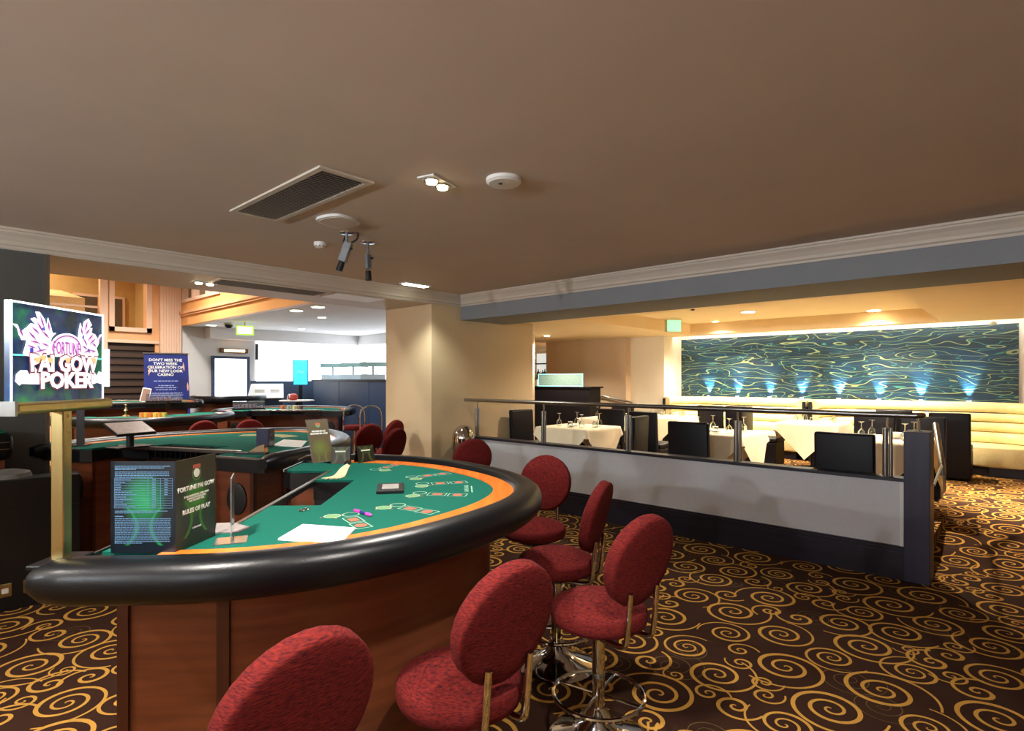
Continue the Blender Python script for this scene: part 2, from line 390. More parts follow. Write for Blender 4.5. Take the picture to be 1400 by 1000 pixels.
# column block and the pier wall behind it
b = B(); b.bb((BX, 4.9, 0), (LX, 7.02, ZC)); struct('wall_column', b, m_wall)
b = B(); b.bb((BX, -3.6, SZ), (LX, 4.9, ZC+0.1)); struct('beam_opening', b, m_trim)
b = B(); b.bb((LX, KY, 2.44), (3.4, KY+0.9, ZC+0.1)); struct('beam_dining', b, m_wall_g)
# crown mouldings
def crown(name, p0, p1, inward):
    prof = [(0, 0), (0.0, -0.15), (0.012, -0.15), (0.016, -0.13), (0.03, -0.12), (0.036, -0.095), (0.06, -0.06), (0.085, -0.035), (0.09, -0.02), (0.105, -0.018), (0.11, 0)]
    p0 = Vector(p0); p1 = Vector(p1); d = Vector(inward)
    r = [[p+d*a+Vector((0, 0, z)) for a, z in prof] for p in (p0, p1)]
    bb_ = B(); bb_.loft(r); return struct(name, bb_, m_trim)
crown('trim_1', (LX, -3.6, ZC), (LX, KY, ZC), (1, 0, 0))
crown('trim_2', (LX, KY, ZC), (3.4, KY, ZC), (0, -1, 0))
# restaurant ceiling with recessed tray
TX0, TX1, TY0, TY1 = -5.0, -0.95, 6.9, 10.9
b = B()
for (x0, y0, x1, y1) in ((-11, 8.8, -5.52, 13.6), (-7.4, KY+0.9, -5.52, 8.8), (-5.52, KY+0.9, TX0, 11.2), (TX1, KY+0.9, 3.4, 11.2), (TX0, KY+0.9, TX1, TY0), (TX0, TY1, TX1, 11.2)):
    b.bb((x0, y0, RC), (x1, y1, RC+0.35))
b.bb((TX0, TY0, 2.72), (TX1, TY1, 2.82)); struct('ceiling_dining', b, mat('dining_ceiling_paint', (236, 214, 176), 0.8, var=0.02, scale=3))
# mural wall and neighbours
mx0 = onY(932, 500, MY).x; mx1 = onY(1393, 500, MY).x
b = B(); b.bb((mx0-0.3, MY, 0), (3.4, MY+0.1, 2.9)); struct('wall_far_dining', b, m_hall)
b = B(); b.bb((mx0, MY-0.02, 1.0), (mx1, MY-0.001, 2.462)); tag(obj('wave_mural', b, m_mural), 'dark teal wall mural of golden swirling wave lines above the cream booths', 'mural')
m_dwall = mat('dining_wall_paper', (206, 180, 150), 0.75, var=0.04, scale=50, bump=0.03)
b = B(); b.bb((-6.31, 10.79, 0), (mx0, MY+0.1, 2.6)); struct('wall_pier', b, mat('pale_pier_paint', (236, 226, 204), 0.7, var=0.02))
b = B(); b.bb((-8.5, 10.6, 0), (-6.311, 11.9, 2.6)); struct('wall_far_left', b, m_dwall)
b = B(); b.bb((-11.1, 8.8, 0), (-11, 13.6, 2.9)); b.bb((-11, 8.8, 0), (-7.4, 8.85, 2.9)); struct('wall_bar_side', b, m_dwall)
b = B(); b.bb((-11, 13.5, 0), (-5.6, 13.6, 2.9)); struct('wall_bar_back', b, m_dwall)
# hall shell
b = B(); b.bb((HX-0.1, BALY, 0), (HX, 8.8, 3.2)); struct('wall_hall_far', b, m_hall)
b = B(); b.bb((HX, 8.67, 0), (-7.4, 8.8, 3.2)); struct('wall_hall_side', b, m_hall)
b = B(); b.bb((-7.5, 7.02, 0), (-7.4, 8.67, 3.2)); b.bb((-7.4, 6.92, 0), (BX, 7.02, ZC)); struct('wall_hall_return', b, m_hall)
b = B(); b.bb((HX, BALY+0.12, BALZ), (-7.0, 8.8, BALZ+0.2)); struct('ceiling_balcony', b, m_hall)
b = B(); b.bb((-16.5, -3.6, 5.4), (BX, 8.8, 5.5)); struct('ceiling_hall', b, m_ceil)
# bulkhead box above the windows
b = B(); b.bb((HX, 4.65, 2.5), (HX+0.35, 8.67, BALZ)); b.bb((HX+0.35, 8.3, 2.5), (-7.5, 8.67, BALZ)); struct('bulkhead_hall', b, m_hall)
# ------------------------------------------------------------------ knee wall, skirting, cap, posts, rail
kx0, kx1 = LX, -0.70
b = B(); b.bb((kx0, KY, 0.0), (kx1, KY+0.1, 0.78)); struct('wall_knee', b, m_knee)
b = B(); b.bb((kx0, KY-0.035, 0.0), (kx1, KY, 0.215)); b.bb((kx0, KY-0.028, 0.215), (kx1, KY, 0.245)); b.bb((kx0, KY-0.018, 0.245), (kx1, KY, 0.265)); struct('baseboard_knee', b, m_dark)
b = B(); b.bb((kx0, KY-0.02, 0.78), (kx1, KY+0.12, 0.81)); struct('trim_3', b, m_dark, bevel=0.004)
b = B(); b.bb((kx1-0.03, KY-0.012, 0.265), (kx1, KY, 0.78)); struct('trim_4', b, m_plasticw)
t = thing('newel_post', 'dark blue-black square end post of the low dividing wall', 'post', (-0.615, KY+0.06, 0))
b = B(); b.bb((-0.085, -0.10, 0), (0.085, 0.16, 1.185)); obj('shaft', b, m_darkpost, t, bevel=0.004)
t = thing('handrail', 'brushed steel handrail on slim posts above the low dividing wall', 'handrail', (0, 0, 0))
RZ = 1.31
b = B(); b.tube([(LX+0.03, KY+0.05, RZ), (-0.72, KY+0.05, RZ), (-0.63, KY+0.055, RZ), (-0.6, KY+0.09, RZ), (-0.6, KY+0.17, RZ+0.0)], 0.024, 14); obj('rail', b, m_steel, t, smooth=True)
for x in (-5.627, -4.438, -3.234, -2.035, -0.82):
    b = B()
    b.tube([(x-0.016, KY+0.05, 0.811), (x-0.016, KY+0.05, 1.2)], 0.021, 12); b.tube([(x+0.022, KY+0.05, 0.811), (x+0.022, KY+0.05, 1.2)], 0.014, 10)
    p = obj('post', b, m_steel, t, smooth=True)
    b = B(); b.cyl((x, KY+0.05, 1.19), (x, KY+0.05, 1.29), 0.009); obj('rail_bracket', b, m_chrome, p, smooth=True)
b = B(); b.cyl((-0.615, KY+0.07, 1.186), (-0.615, KY+0.07, 1.29), 0.010); b.cyl((-0.615, KY+0.07, 1.186), (-0.615, KY+0.07, 1.192), 0.03); obj('end_bracket', b, m_chrome, t, smooth=True)
t = thing('stair_handrail', 'short steep steel handrail beyond the dark end post', 'handrail')
p0 = at(1289, 650, 5.55); p1 = at(1288, 636, 5.55); p2 = at(1279, 580, 5.9)
b = B(); b.tube([p0, p1, p1.lerp(p2, 0.08), p2], 0.026, 12); obj('rail', b, m_steel, t, smooth=True)
q = p1; b = B(); b.cyl(q, (-0.525, KY+0.14, q.z), 0.011); obj('bracket', b, m_steel, t, smooth=True)
# ------------------------------------------------------------------ dark grey clad column at the left of the opening
b = B(); b.bb((LX-0.5, -0.9, 0), (LX+0.01, 0.86, SZ)); struct('wall_clad_column', b, m_clad)
b = B(); b.bb((LX+0.01, 0.845, 0), (LX+0.022, 0.872, SZ)); struct('trim_5', b, m_steel)
b = B(); b.bb((LX-0.3, -3.6, 0), (LX, -0.9, SZ)); struct('wall_left', b, m_wall)
# ================================================================== GAMING TABLES
HALF = [(1.19, -1.31), (1.19, -0.97), (1.17, -0.77), (1.113, -0.58), (1.016, -0.39), (0.835, -0.165), (0.53, 0.075), (0.26, 0.205), (0.0, 0.25)]
def outer_curve(sn=1.0):
    half = HALF+[(-x, y) for x, y in reversed(HALF[:-1])]
    pts = [(x, -1.31+(y+1.31)*sn, 0) for x, y in half]
    return catmull(pts, 5)
def offset(curve, d):
    out = []; n = len(curve)
    for i, p in enumerate(curve):
        t = curve[min(i+1, n-1)]-curve[max(i-1, 0)]; t.normalize()
        nrm = Vector((t.y, -t.x, 0)); out.append(p-nrm*d)
    return out
def band(c0, c1, z0, z1):
    r = [[(a.x, a.y, z0), (b_.x, b_.y, z0), (b_.x, b_.y, z1), (a.x, a.y, z1)] for a, b_ in zip(c0, c1)]
    b = B(); b.loft(r); return b
FZ = 1.05
def make_table(label, loc, rz, sn=1.0, spots=False, group=None, tray=True, zs=1.0):
    t = thing('gaming_table', label, 'gaming table', loc, rz, group); t.scale = (1, 1, zs)
    C = outer_curve(sn)
    # rail sweep
    mid = offset(C, 0.068); n = len(mid); rings = []
    for i, p in enumerate(mid):
        tt = mid[min(i+1, n-1)]-mid[max(i-1, 0)]; tt.normalize(); nr = Vector((tt.y, -tt.x, 0))
        e = min(i, n-1-i); k = (0.55, 0.9, 1.0)[min(e, 2)]
        back = tt*((0.045 if e == 0 else 0.03 if e == 1 else 0)*(-1 if i < n/2 else 1))
        ring = []
        for a in range(18):
            th = 2*PI*a/18; cx_, sx_ = math.cos(th), math.sin(th)
            ex = abs(cx_)**0.8*(1 if cx_ > 0 else -1); ez = abs(sx_)**0.8*(1 if sx_ > 0 else -1)
            ring.append(p+back*0.0+nr*(0.074*k*ex)+Vector((0, 0, 1.018+0.066*k*ez)))
        rings.append(ring)
    # rounded end caps
    for idx, ins in ((0, 0), (-1, n)):
        pass
    b = B(); b.loft(rings); obj('padded_rail', b, m_leather, t, smooth=True, ang=60)
    c1 = offset(C, 0.125); c2 = offset(C, 0.235)
    k0 = 4; k1 = n-4
    b = band(c1[k0:k1], c2[k0:k1], 1.0, FZ+0.004); obj('wood_band', b, m_orange, t)
    # felt with chip well
    W0, W1, E0, E1, NO = 0.63, 0.31, -0.957, -0.74, -1.235
    fl = offset(C, 0.236)
    arc = [(p.x, p.y) for p in fl if p.y > -1.22]
    poly = [(-W1, E0), (-W1, E1), (W1, E1), (W1, E0), (W0, E0), (W0, NO+0.05), (W0+0.05, NO), (0.955, NO)]+arc+[(-0.955, NO), (-W0-0.05, NO), (-W0, NO+0.05), (-W0, E0)]
    b = B(); b.prism(poly, FZ-0.012, FZ); felt = obj('felt_top', b, m_felt, t)
    wide = [(p.x, p.y) for p in offset(C, 0.10) if p.y > -1.24]
    poly2 = [(-W1+0.004, E0-0.004), (-W1+0.004, E1+0.004), (W1-0.004, E1+0.004), (W1-0.004, E0-0.004), (W0-0.012, E0-0.012), (W0-0.012, NO+0.04), (W0+0.045, NO-0.015), (1.09, NO-0.015)]+wide+[(-1.09, NO-0.015), (-W0-0.045, NO-0.015), (-W0+0.012, NO+0.04), (-W0+0.012, E0-0.012)]
    b = B(); b.prism(poly2, 0.945, FZ-0.012); obj('top_slab', b, m_black, t)
    b = B(); b.box((0, E0-0.006, FZ-0.012), (2*W0, 0.022, 0.03)); obj('edge_bar', b, m_steel, t, bevel=0.004)
    for s in (-1, 1):
        b = B(); b.bb((s*(W0+0.04), NO-0.02, FZ-0.012), (s*1.08, NO-0.012, FZ+0.002)); obj('edge_strip', b, m_steel, t)
    if tray:
        b = B(); b.bb((-W1+0.005, E0+0.01, 0.95), (W1-0.005, E1-0.004, 0.96))
        for i in range(11):
            x = -W1+0.05+i*0.052; b.bb((x-0.003, E0+0.015, 0.96), (x+0.003, E1-0.01, FZ-0.01))
        obj('chip_float', b, m_black, t)
    # base
    cb = offset(C, 0.25); arcb = [(p.x, p.y) for p in cb if p.y > -0.86]
    x_side = arcb[0][0]
    curved = arcb
    inner = [(x*0.97, y-0.02) for x, y in curved]
    r = [[(a[0], a[1], 0.0), (c_[0], c_[1], 0.0), (c_[0], c_[1], 0.95), (a[0], a[1], 0.95)] for a, c_ in zip(curved, inner)]
    b = B(); b.loft(r); base = obj('front_panel', b, m_mahog, t, smooth=True, ang=35)
    for s in (-1, 1):
        x0 = s*abs(x_side); b = B(); b.bb((x0, -1.19, 0), (x0-s*0.03, -0.87, 0.95)); obj('side_panel', b, m_mahog, t)
        b = B(); b.bb((x0+s*0.012, -0.885, 0), (x0-s*0.03, -0.845, 0.95)); obj('joint_strip', b, mahog_d, t)
        b = B(); b.bb((x0+s*0.01, -1.20, 0), (x0-s*0.02, -1.165, 0.95)); obj('corner_strip', b, mahog_d, t)
        b = B(); b.bb((x0-s*0.03, -1.19, 0), (s*0.62, -1.165, 0.945)); pn = obj('pedestal_panel', b, m_mahog, t)
        b = B(); b.lathe([(0.0, 0), (0.085, 0), (0.085, 0.012), (0.07, 0.016), (0, 0.016)], seg=24, sy=1.35); b.xf(Matrix.Rotation(PI/2, 4, 'X'))
        obj('cup_plate', b, m_rubber, pn, smooth=True, loc=(s*0.80, -1.19, 0.74))
        b = B(); b.bb((s*0.62, -1.19, 0), (s*0.645, -0.9, 0.945)); obj('pedestal_side', b, m_mahog, t)
    b = B(); b.bb((-0.62, -0.72, 0.0), (0.62, -0.70, 0.945)); obj('back_panel', b, m_mahog, t)
    if spots: layout_marks(felt)
    return t
mahog_d = wood_mat('dark_mahogany_strip', (58, 26, 16), (76, 34, 20), 0.35, 2)
def ring_poly(b, cx_, cy_, r, w, z, seg=20, sy=1.0):
    vs_ = []; fs = []
    for k in range(seg):
        a = 2*PI*k/seg; vs_ += [(cx_+r*math.cos(a), cy_+r*sy*math.sin(a), z), (cx_+(r-w)*math.cos(a), cy_+(r-w)*sy*math.sin(a), z)]
    for k in range(seg):
        j = (k+1) % seg; fs.append((2*k, 2*j, 2*j+1, 2*k+1))
    b.add(vs_, fs)
def disc_poly(b, cx_, cy_, r, z, seg=20, sy=1.0):
    b.add([(cx_+r*math.cos(2*PI*k/seg), cy_+r*sy*math.sin(2*PI*k/seg), z) for k in range(seg)], [tuple(range(seg))])
def rect_ring(b, x0, y0, x1, y1, w, z):
    for (a, c, e, f) in ((x0, y0, x1, y0+w), (x0, y1-w, x1, y1), (x0, y0+w, x0+w, y1-w), (x1-w, y0+w, x1, y1-w)):
        b.add([(a, c, z), (e, c, z), (e, f, z), (a, f, z)], [(0, 1, 2, 3)])
def layout_marks(felt):
    T1I = T1M.inverted()
    spots_px = [((523, 641), (-86, 0)), ((575, 652), (-40, 0)), ((590, 662), (-15, 0)), ((585, 676), (10, 0)), ((550, 694), (30, 0)), ((478, 708), (52, 0))]
    for i, (px, _) in enumerate(spots_px):
        c = T1I @ onZ(px[0], px[1], FZ)
        ang = math.atan2(c.y+0.9, c.x) - PI/2
        Mx = Matrix.Translation((c.x, c.y, FZ)) @ Matrix.Rotation(ang, 4, 'Z')
        z = 0.0012
        e = bpy.data.objects.new('betting_spot', None)
        bw, br, by = B(), B(), B()
        rect_ring(bw, -0.032, 0.0, 0.032, 0.09, 0.004, z); rect_ring(bw, -0.026, 0.10, 0.038, 0.19, 0.004, z)
        br.add([(-0.018, 0.022, z), (0.018, 0.022, z), (0.018, 0.07, z), (-0.018, 0.07, z)], [(0, 1, 2, 3)])
        disc_poly(br, 0.006, 0.145, 0.024, z, 14)
        ring_poly(bw, -0.02, -0.045, 0.035, 0.005, z)
        disc_poly(by, 0.05, -0.06, 0.028, z); ring_poly(bw, 0.05, -0.06, 0.034, 0.005, z)
        for k in range(4):
            a = k*PI/2; br.add([(0.05+0.04*math.cos(a)-0.006, -0.06+0.04*math.sin(a)-0.006, z), (0.05+0.04*math.cos(a)+0.006, -0.06+0.04*math.sin(a)-0.006, z), (0.05+0.05*math.cos(a), -0.06+0.05*math.sin(a)+0.008, z)], [(0, 1, 2)])
        bb_ = B()
        for src in (bw,): bb_.add(src.v, src.f)
        bb_.xf(Mx); o = obj('betting_spot', bb_, m_printm, felt)
        br.xf(Mx); by.xf(Mx)
        obj('betting_spot_red', br, m_printr, felt)['kind'] = 'stuff'; obj('betting_spot_circle', by, m_printy, felt)
    c = T1I @ onZ(638, 668, FZ+0.001); a = math.atan2(c.y+0.9, c.x)-PI/2
    text('rules_lettering', 'GAME RULES', 0.03, m_printm, felt, (c.x, c.y, FZ+0.0008), (0, 0, a+PI), depth=0.0003)
    c = T1I @ onZ(645, 669, FZ+0.001)
    b = B(); b.box((0, 0, 0), (0.16, 0.006, 0.0006)); obj('rules_underline', b, m_printm, felt, loc=(c.x, c.y, FZ+0.001), rot=(0, 0, a))
T1ANG = math.atan2(-0.714, 0.7)
T1O = Vector((-0.7, 0.714, 0)).normalized()*2.8
T1M = Matrix.Translation(T1O) @ Matrix.Rotation(T1ANG, 4, 'Z')
T1 = make_table('large nearest gaming table with green felt, orange wood band and thick black padded rail', T1O, T1ANG, spots=True, group='gaming tables', tray=False)
T1I = T1M.inverted()
b = B(); b.bb((-0.31, -0.957, 0.86), (0.31, -0.74, 0.87)); b.bb((-0.315, -0.957, 0.86), (-0.31, -0.74, 1.03)); b.bb((0.31, -0.957, 0.86), (0.315, -0.74, 1.03)); b.bb((-0.31, -0.74, 0.86), (0.31, -0.735, 1.03)); obj('chip_well', b, m_rubber, T1)
# second table, dealer side facing the camera
e2 = math.radians(25)
wc = onZ(357, 627, FZ); o2 = wc-Vector((math.cos(e2), math.sin(e2), 0))*1.06+Vector((-math.sin(e2), math.cos(e2), 0))*1.25
T2 = make_table('second gaming table behind the leaflet stand, dealer side with oval plates facing the camera', (o2.x, o2.y, 0), e2, sn=1.3, group='gaming tables')
# others in the hall
def face(p, toward=(0, 0)): return math.atan2(toward[1]-p[1], toward[0]-p[0])-PI/2
p = lat((228-700)/770*7.9, 7.9); T3 = make_table('gaming table with orange chip stacks behind the second table, curved rail toward camera', (p.x, p.y, 0), face(p)+0.25, group='gaming tables')
p = lat((412-700)/770*11.1, 11.1); T5 = make_table('far gaming table with black dealer side in front of the blue counter', (p.x, p.y, 0), face(p)+PI-0.25, group='gaming tables')
p = lat((304-700)/770*11.6, 11.6); T6 = make_table('tall far gaming table with pale blue felt in front of the bright door', (p.x, p.y, 0), face(p)-0.2, group='gaming tables', zs=1.16); T6.scale = (0.62, 0.62, 1.16)
p = lat((170-700)/770*10.6, 10.6); T8 = make_table('far gaming table in front of the brown slatted shutter', (p.x, p.y, 0), face(p)+PI, group='gaming tables', zs=1.14)
q = lat((10-700)/770*4.4, 4.4); e4 = thing('dealer_station', 'dark wooden station with a black top at the left edge beneath the lit sign', 'station', (-5.72, 0.15, 0), PI/2)
b = B(); b.bb((-0.5, -0.10, 0), (0.42, 0.12, 1.0)); obj('body', b, m_mahog, e4)
b = B(); b.bb((-0.55, -0.14, 1.0), (0.47, 0.14, 1.2)); obj('black_edge', b, m_leather, e4, bevel=0.05, smooth=True, seg=3)
b = B(); b.bb((-0.50, -0.11, 1.2), (0.42, 0.12, 1.215)); obj('felt_top', b, m_felt, e4)
for z in (1.08, 1.13):
    b = B(); b.bb((0.0, -0.147, z), (0.44, -0.141, z+0.006)); obj('trim_line', b, m_steel, e4)
# ================================================================== STOOLS
def make_stool(label):
    s = thing('casino_stool', label, 'stool')
    # local: seat at origin, back toward -y, facing +y
    b = B(); b.lathe([(0, 0.522), (0.15, 0.522), (0.19, 0.526), (0.208, 0.536), (0.215, 0.56), (0.213, 0.588), (0.206, 0.602), (0.2, 0.604), (0.17, 0.622), (0.11, 0.636), (0.05, 0.641), (0, 0.642)], seg=36); obj('seat_cushion', b, m_red, s, smooth=True, ang=80)
    b = B(); b.lathe([(0, 0.49), (0.11, 0.49), (0.14, 0.524), (0, 0.524)], seg=20); obj('seat_plate', b, m_rubber, s, smooth=True)
    # round padded back, slightly egg shaped, leaning
    b = B(); rings = []
    prof = [(0.0, -0.036), (0.12, -0.036), (0.160, -0.034), (0.171, -0.030), (0.175, -0.022), (0.176, 0.016), (0.172, 0.024), (0.166, 0.027), (0.13, 0.038), (0.07, 0.044), (0.0, 0.046)]
    for r, d in prof:
        rings.append([(max(r, 1e-4)*math.cos(2*PI*k/28), d+0.35*(max(r, 1e-4)*math.cos(2*PI*k/28))**2, max(r, 1e-4)*1.04*math.sin(2*PI*k/28)) for k in range(28)])
    b.loft(rings); b.v = [(x*1.08, y, z*1.08) for x, y, z in b.v]; b.xf(Matrix.Translation((0, -0.235, 0.855)) @ Matrix.Rotation(math.radians(14), 4, 'X')); obj('back_cushion', b, m_red, s, smooth=True, ang=70)
    for sx in (-1, 1):
        b = B(); pth = catmull([(sx*0.085, 0.05, 0.505), (sx*0.085, -0.12, 0.505), (sx*0.085, -0.19, 0.506), (sx*0.085, -0.226, 0.525), (sx*0.085, -0.238, 0.59), (sx*0.085, -0.252, 0.74)], 5)
        b.tube(pth, 0.0125, 10); obj('back_bar', b, m_chrome, s, smooth=True)
    b = B(); b.cyl((0, 0, 0.04), (0, 0, 0.49), 0.028, seg=18); obj('column', b, m_chrome, s, smooth=True)
    b = B(); b.lathe([(0, 0), (0.215, 0), (0.222, 0.008), (0.2, 0.022), (0.12, 0.045), (0.06, 0.085), (0.034, 0.15), (0, 0.15)], seg=32); obj('trumpet_base', b, m_chrome, s, smooth=True, ang=60)
    b = B(); b.tube([(0.2*math.cos(2*PI*k/32), 0.2*math.sin(2*PI*k/32), 0.2) for k in range(32)], 0.010, 8, closed=True); fr = obj('foot_ring', b, m_chrome, s, smooth=True)
    for k in range(4):
        a = k*PI/2+0.35; b = B(); b.cyl((0.02*math.cos(a), 0.02*math.sin(a), 0.2), (0.198*math.cos(a), 0.198*math.sin(a), 0.2), 0.007, seg=8); obj('spoke', b, m_chrome, fr, smooth=True)
    return s
stool0 = make_stool('red tweed stool at the bottom edge, nearest the camera and cut off by the frame'); stool0['group'] = 'stools around the nearest table'
G1 = 'stools around the nearest table'
def put_stool(back, seat, label, first=False, group=G1):
    "back, seat: (lateral, depth) of the backrest and of the seat centre"
    sp_ = lat(*seat); bp = lat(*back); d = sp_-bp
    rz = math.atan2(d.y, d.x)-PI/2
    if first: stool0.location = (sp_.x, sp_.y, 0); stool0.rotation_euler = (0, 0, rz); return stool0
    return dup(stool0, (sp_.x, sp_.y, 0), rz, label, group)
def zpt(px, py, z):
    t = (z-H)/((CY-py)/FPX); return ((px-CX)/FPX*t, t)
def stool_px(bk, st, label, first=False, group=G1, zb=0.855):
    bpt = zpt(bk[0], bk[1], zb); s_ = zpt(st[0], st[1], 0.63)
    d = Vector((s_[0]-bpt[0], s_[1]-bpt[1])); d.normalize(); d *= 0.235
    put_stool(bpt, (bpt[0]+d.x, bpt[1]+d.y), label, first, group)
stool_px((408, 976), (290, 1000), '', first=True)
stool_px((692, 850), (608, 898), 'red tweed stool second from the camera, its back leaning over its shaded seat')
stool_px((876, 766), (806, 812), 'red tweed stool at the right of the group showing its chrome foot ring')
stool_px((816, 706), (738, 752), 'red tweed stool with its back seen edge-on near the low wall')
stool_px((746, 660), (732, 712), 'red tweed stool whose round back stands just past the tip of the padded rail')
stool_px((646, 628), (606, 640), 'red stool mostly hidden behind the far curve of the nearest rail')
G2 = 'stools in the casino hall'
for (px, t_, rz_off, lab) in ((492, 7.2, 0.5, 'red stool with a full oval back showing left of the column'), (517, 6.5, 0.9, 'lower red stool back right beside the column'), (520, 7.8, 0.9, 'red stool half hidden by the column edge'), (342, 8.0, 0.0, 'dark red stool back peeking over the second table behind the card box'), (273, 7.75, 0.2, 'dark red stool back peeking over the second table rim below the chip stacks')):
    p = lat((px-700)/770*t_, t_); dup(stool0, (p.x, p.y, 0), face(p)+PI+rz_off, lab, G2)
def make_bar_stool(label, p, rz):
    s = thing('bar_stool', label, 'stool', p, rz, 'red bar stools by the blue counter')
    b = B(); b.lathe([(0, 0.74), (0.17, 0.74), (0.19, 0.77), (0.18, 0.81), (0.1, 0.83), (0, 0.83)], seg=20); obj('seat_cushion', b, m_red, s, smooth=True)
    b = B(); b.cyl((0, 0, 0.03), (0, 0, 0.74), 0.025); obj('column', b, m_chrome, s, smooth=True)
    b = B(); b.lathe([(0, 0), (0.2, 0), (0.19, 0.02), (0.04, 0.06), (0, 0.06)], seg=20); obj('base', b, m_chrome, s, smooth=True)
    b = B(); b.tube(catmull([(-0.17, -0.15, 0.76), (-0.17, -0.17, 1.0), (-0.13, -0.17, 1.12), (0, -0.17, 1.17), (0.13, -0.17, 1.12), (0.17, -0.17, 1.0), (0.17, -0.15, 0.76)], 5), 0.012, 8); obj('back_hoop', b, m_chrome, s, smooth=True)
    return s
p = lat((507-700)/770*9.3, 9.3); make_bar_stool('red bar stool with an arched chrome hoop before the blue counter', (p.x, p.y, 0), face(p)+PI)
p = lat((484-700)/770*9.6, 9.6); make_bar_stool('red bar stool half hidden behind the far gaming table', (p.x, p.y, 0), face(p)+PI)
# ================================================================== THINGS ON THE NEAREST TABLE
TT = FZ+0.0005
# rules leaflet stand: two A4 panels
pc = onZ(240, 757, FZ); 
ls = thing('rules_leaflet_stand', 'dark folded game rules card with green print standing on the near end of the table', 'leaflet', (pc.x, pc.y, TT), 0)
m_cardL = print_glow_mat('rules_card_print_left', (12, 22, 32), (30, 150, 84), 0.105, 0.17, 0.075, 0.09)
m_cardR = print_glow_mat('rules_card_print_right', (44, 42, 32), (70, 150, 40), 0.10, 0.16, 0.07, 0.07)
Rd = Vector((_R[0], _R[1], 0)); Fd = Vector((_F[0], _F[1], 0))
angL = math.atan2(Rd.y, Rd.x)
b = B(); b.bb((0, 0, 0), (0.205, 0.003, 0.29)); pl = obj('text_panel', b, m_cardL, ls, loc=-Rd*0.205, rot=(0, 0, angL)); pl['label'] = 'panel with pay table and small print'
dR = (Fd*0.995+Rd*0.09).normalized(); angR = math.atan2(dR.y, dR.x)
b = B(); b.bb((0, 0, 0), (0.205, 0.003, 0.29)); pr = obj('title_panel', b, m_cardR, ls, loc=(0, 0, 0), rot=(0, 0, angR)); pr['label'] = 'title panel of the rules card'
# the title panel's front faces right: local -y side
def T(s, size, x, z, panel, m=m_printw, **k): return text('lettering', s, size, m, panel, (x, -0.0012, z), (PI/2, 0, 0), **k)
T('FORTUNE PAI GOW', 0.0205, 0.102, 0.193, pr, bold=0.0006)
T('IF AN ADDITIONAL CARD GAME\nBONUS IS TO BE PLAYED\nFOR THE FIRST TIME', 0.0085, 0.102, 0.158, pr, bold=0.0003)
T('RULES OF PLAY', 0.0205, 0.102, 0.118, pr, bold=0.0006)
T('GAME RULES', 0.008, 0.102, 0.058, pr)
b = B()
for z in (0.181, 0.137): b.bb((0.072, -0.001, z), (0.132, -0.0004, z+0.001))
obj('green_rule_line', b, mat('green_ink', (70, 160, 60), 0.6), pr)
b = B()
for k in range(22):
    a = k*2*PI/22; 
    if 0.9 < a < 2.3: continue
    b.box((0.102+0.021*math.cos(a), -0.001, 0.236+0.021*math.sin(a)), (0.004, 0.0008, 0.004))
b2 = B(); b2.lathe([(0, 0), (0.015, 0), (0.015, 0.001), (0, 0.001)], seg=18); b2.xf(Matrix.Translation((0.102, -0.0003, 0.238)) @ Matrix.Rotation(PI/2, 4, 'X'))
em = obj('emblem', b2, m_printw, pr); obj('emblem_dots', b, m_printy, em)
b = B(); b.bb((0.084, -0.001, 0.254), (0.122, -0.0003, 0.266)); obj('emblem_banner', b, m_printr, em)
# pay table and small print
b = B()
def linebar(b, x0, x1, z, h): b.bb((x0, -0.0010, z), (x1, -0.0002, z+h))
rl = random.Random(3)
def smallprint(b, z, x0, x1, h=0.0022, gap=0.0055, n=1, last=1.0):
    for i in range(n):
        x = x0; end = x0+(x1-x0)*(last if i == n-1 else 1)
        while x < end-0.004:
            w = rl.uniform(0.004, 0.012); linebar(b, x, min(x+w, end), z, h); x += w+0.0018
        z -= gap
    return z
z = smallprint(b, 0.274, 0.014, 0.19, n=2, last=0.9); z = smallprint(b, z+0.001, 0.014, 0.08, n=1); z = smallprint(b, z-0.003, 0.014, 0.185, n=4, last=0.7)
zt = 0.236
for i in range(13):
    zz = zt-0.0078*i; linebar(b, 0.012, 0.195, zz, 0.0007)
    if i < 12: smallprint(b, zz-0.005, 0.014, 0.014+rl.uniform(0.02, 0.07)); linebar(b, 0.132, 0.142, zz-0.005, 0.0024)
    if i < 7: linebar(b, 0.17, 0.18, zz-0.005, 0.0024)
for x in (0.012, 0.118, 0.157, 0.195): b.bb((x, -0.001, zt-0.0936), (x+0.0008, -0.0002, zt))
z = smallprint(b, 0.132, 0.014, 0.18, n=2, last=0.8); linebar(b, 0.014, 0.04, 0.115, 0.003)
z = smallprint(b, 0.108, 0.014, 0.19, n=15, last=0.5)
obj('small_print', b, m_printb, pl)
# acrylic card stand
pa = onZ(316, 740, FZ)
ah = thing('acrylic_stand', 'clear acrylic upright stand beside the rules card', 'card stand', (pa.x, pa.y, TT), math.atan2(pa.y, pa.x)-0.07)
b = B(); b.bb((-0.02, -0.003, 0), (0.10, 0.001, 0.215)); obj('upright', b, m_acryl, ah)
b = B(); b.bb((-0.045, -0.05, 0), (0.045, 0.05, 0.003)); obj('foot', b, m_acryl, ah)
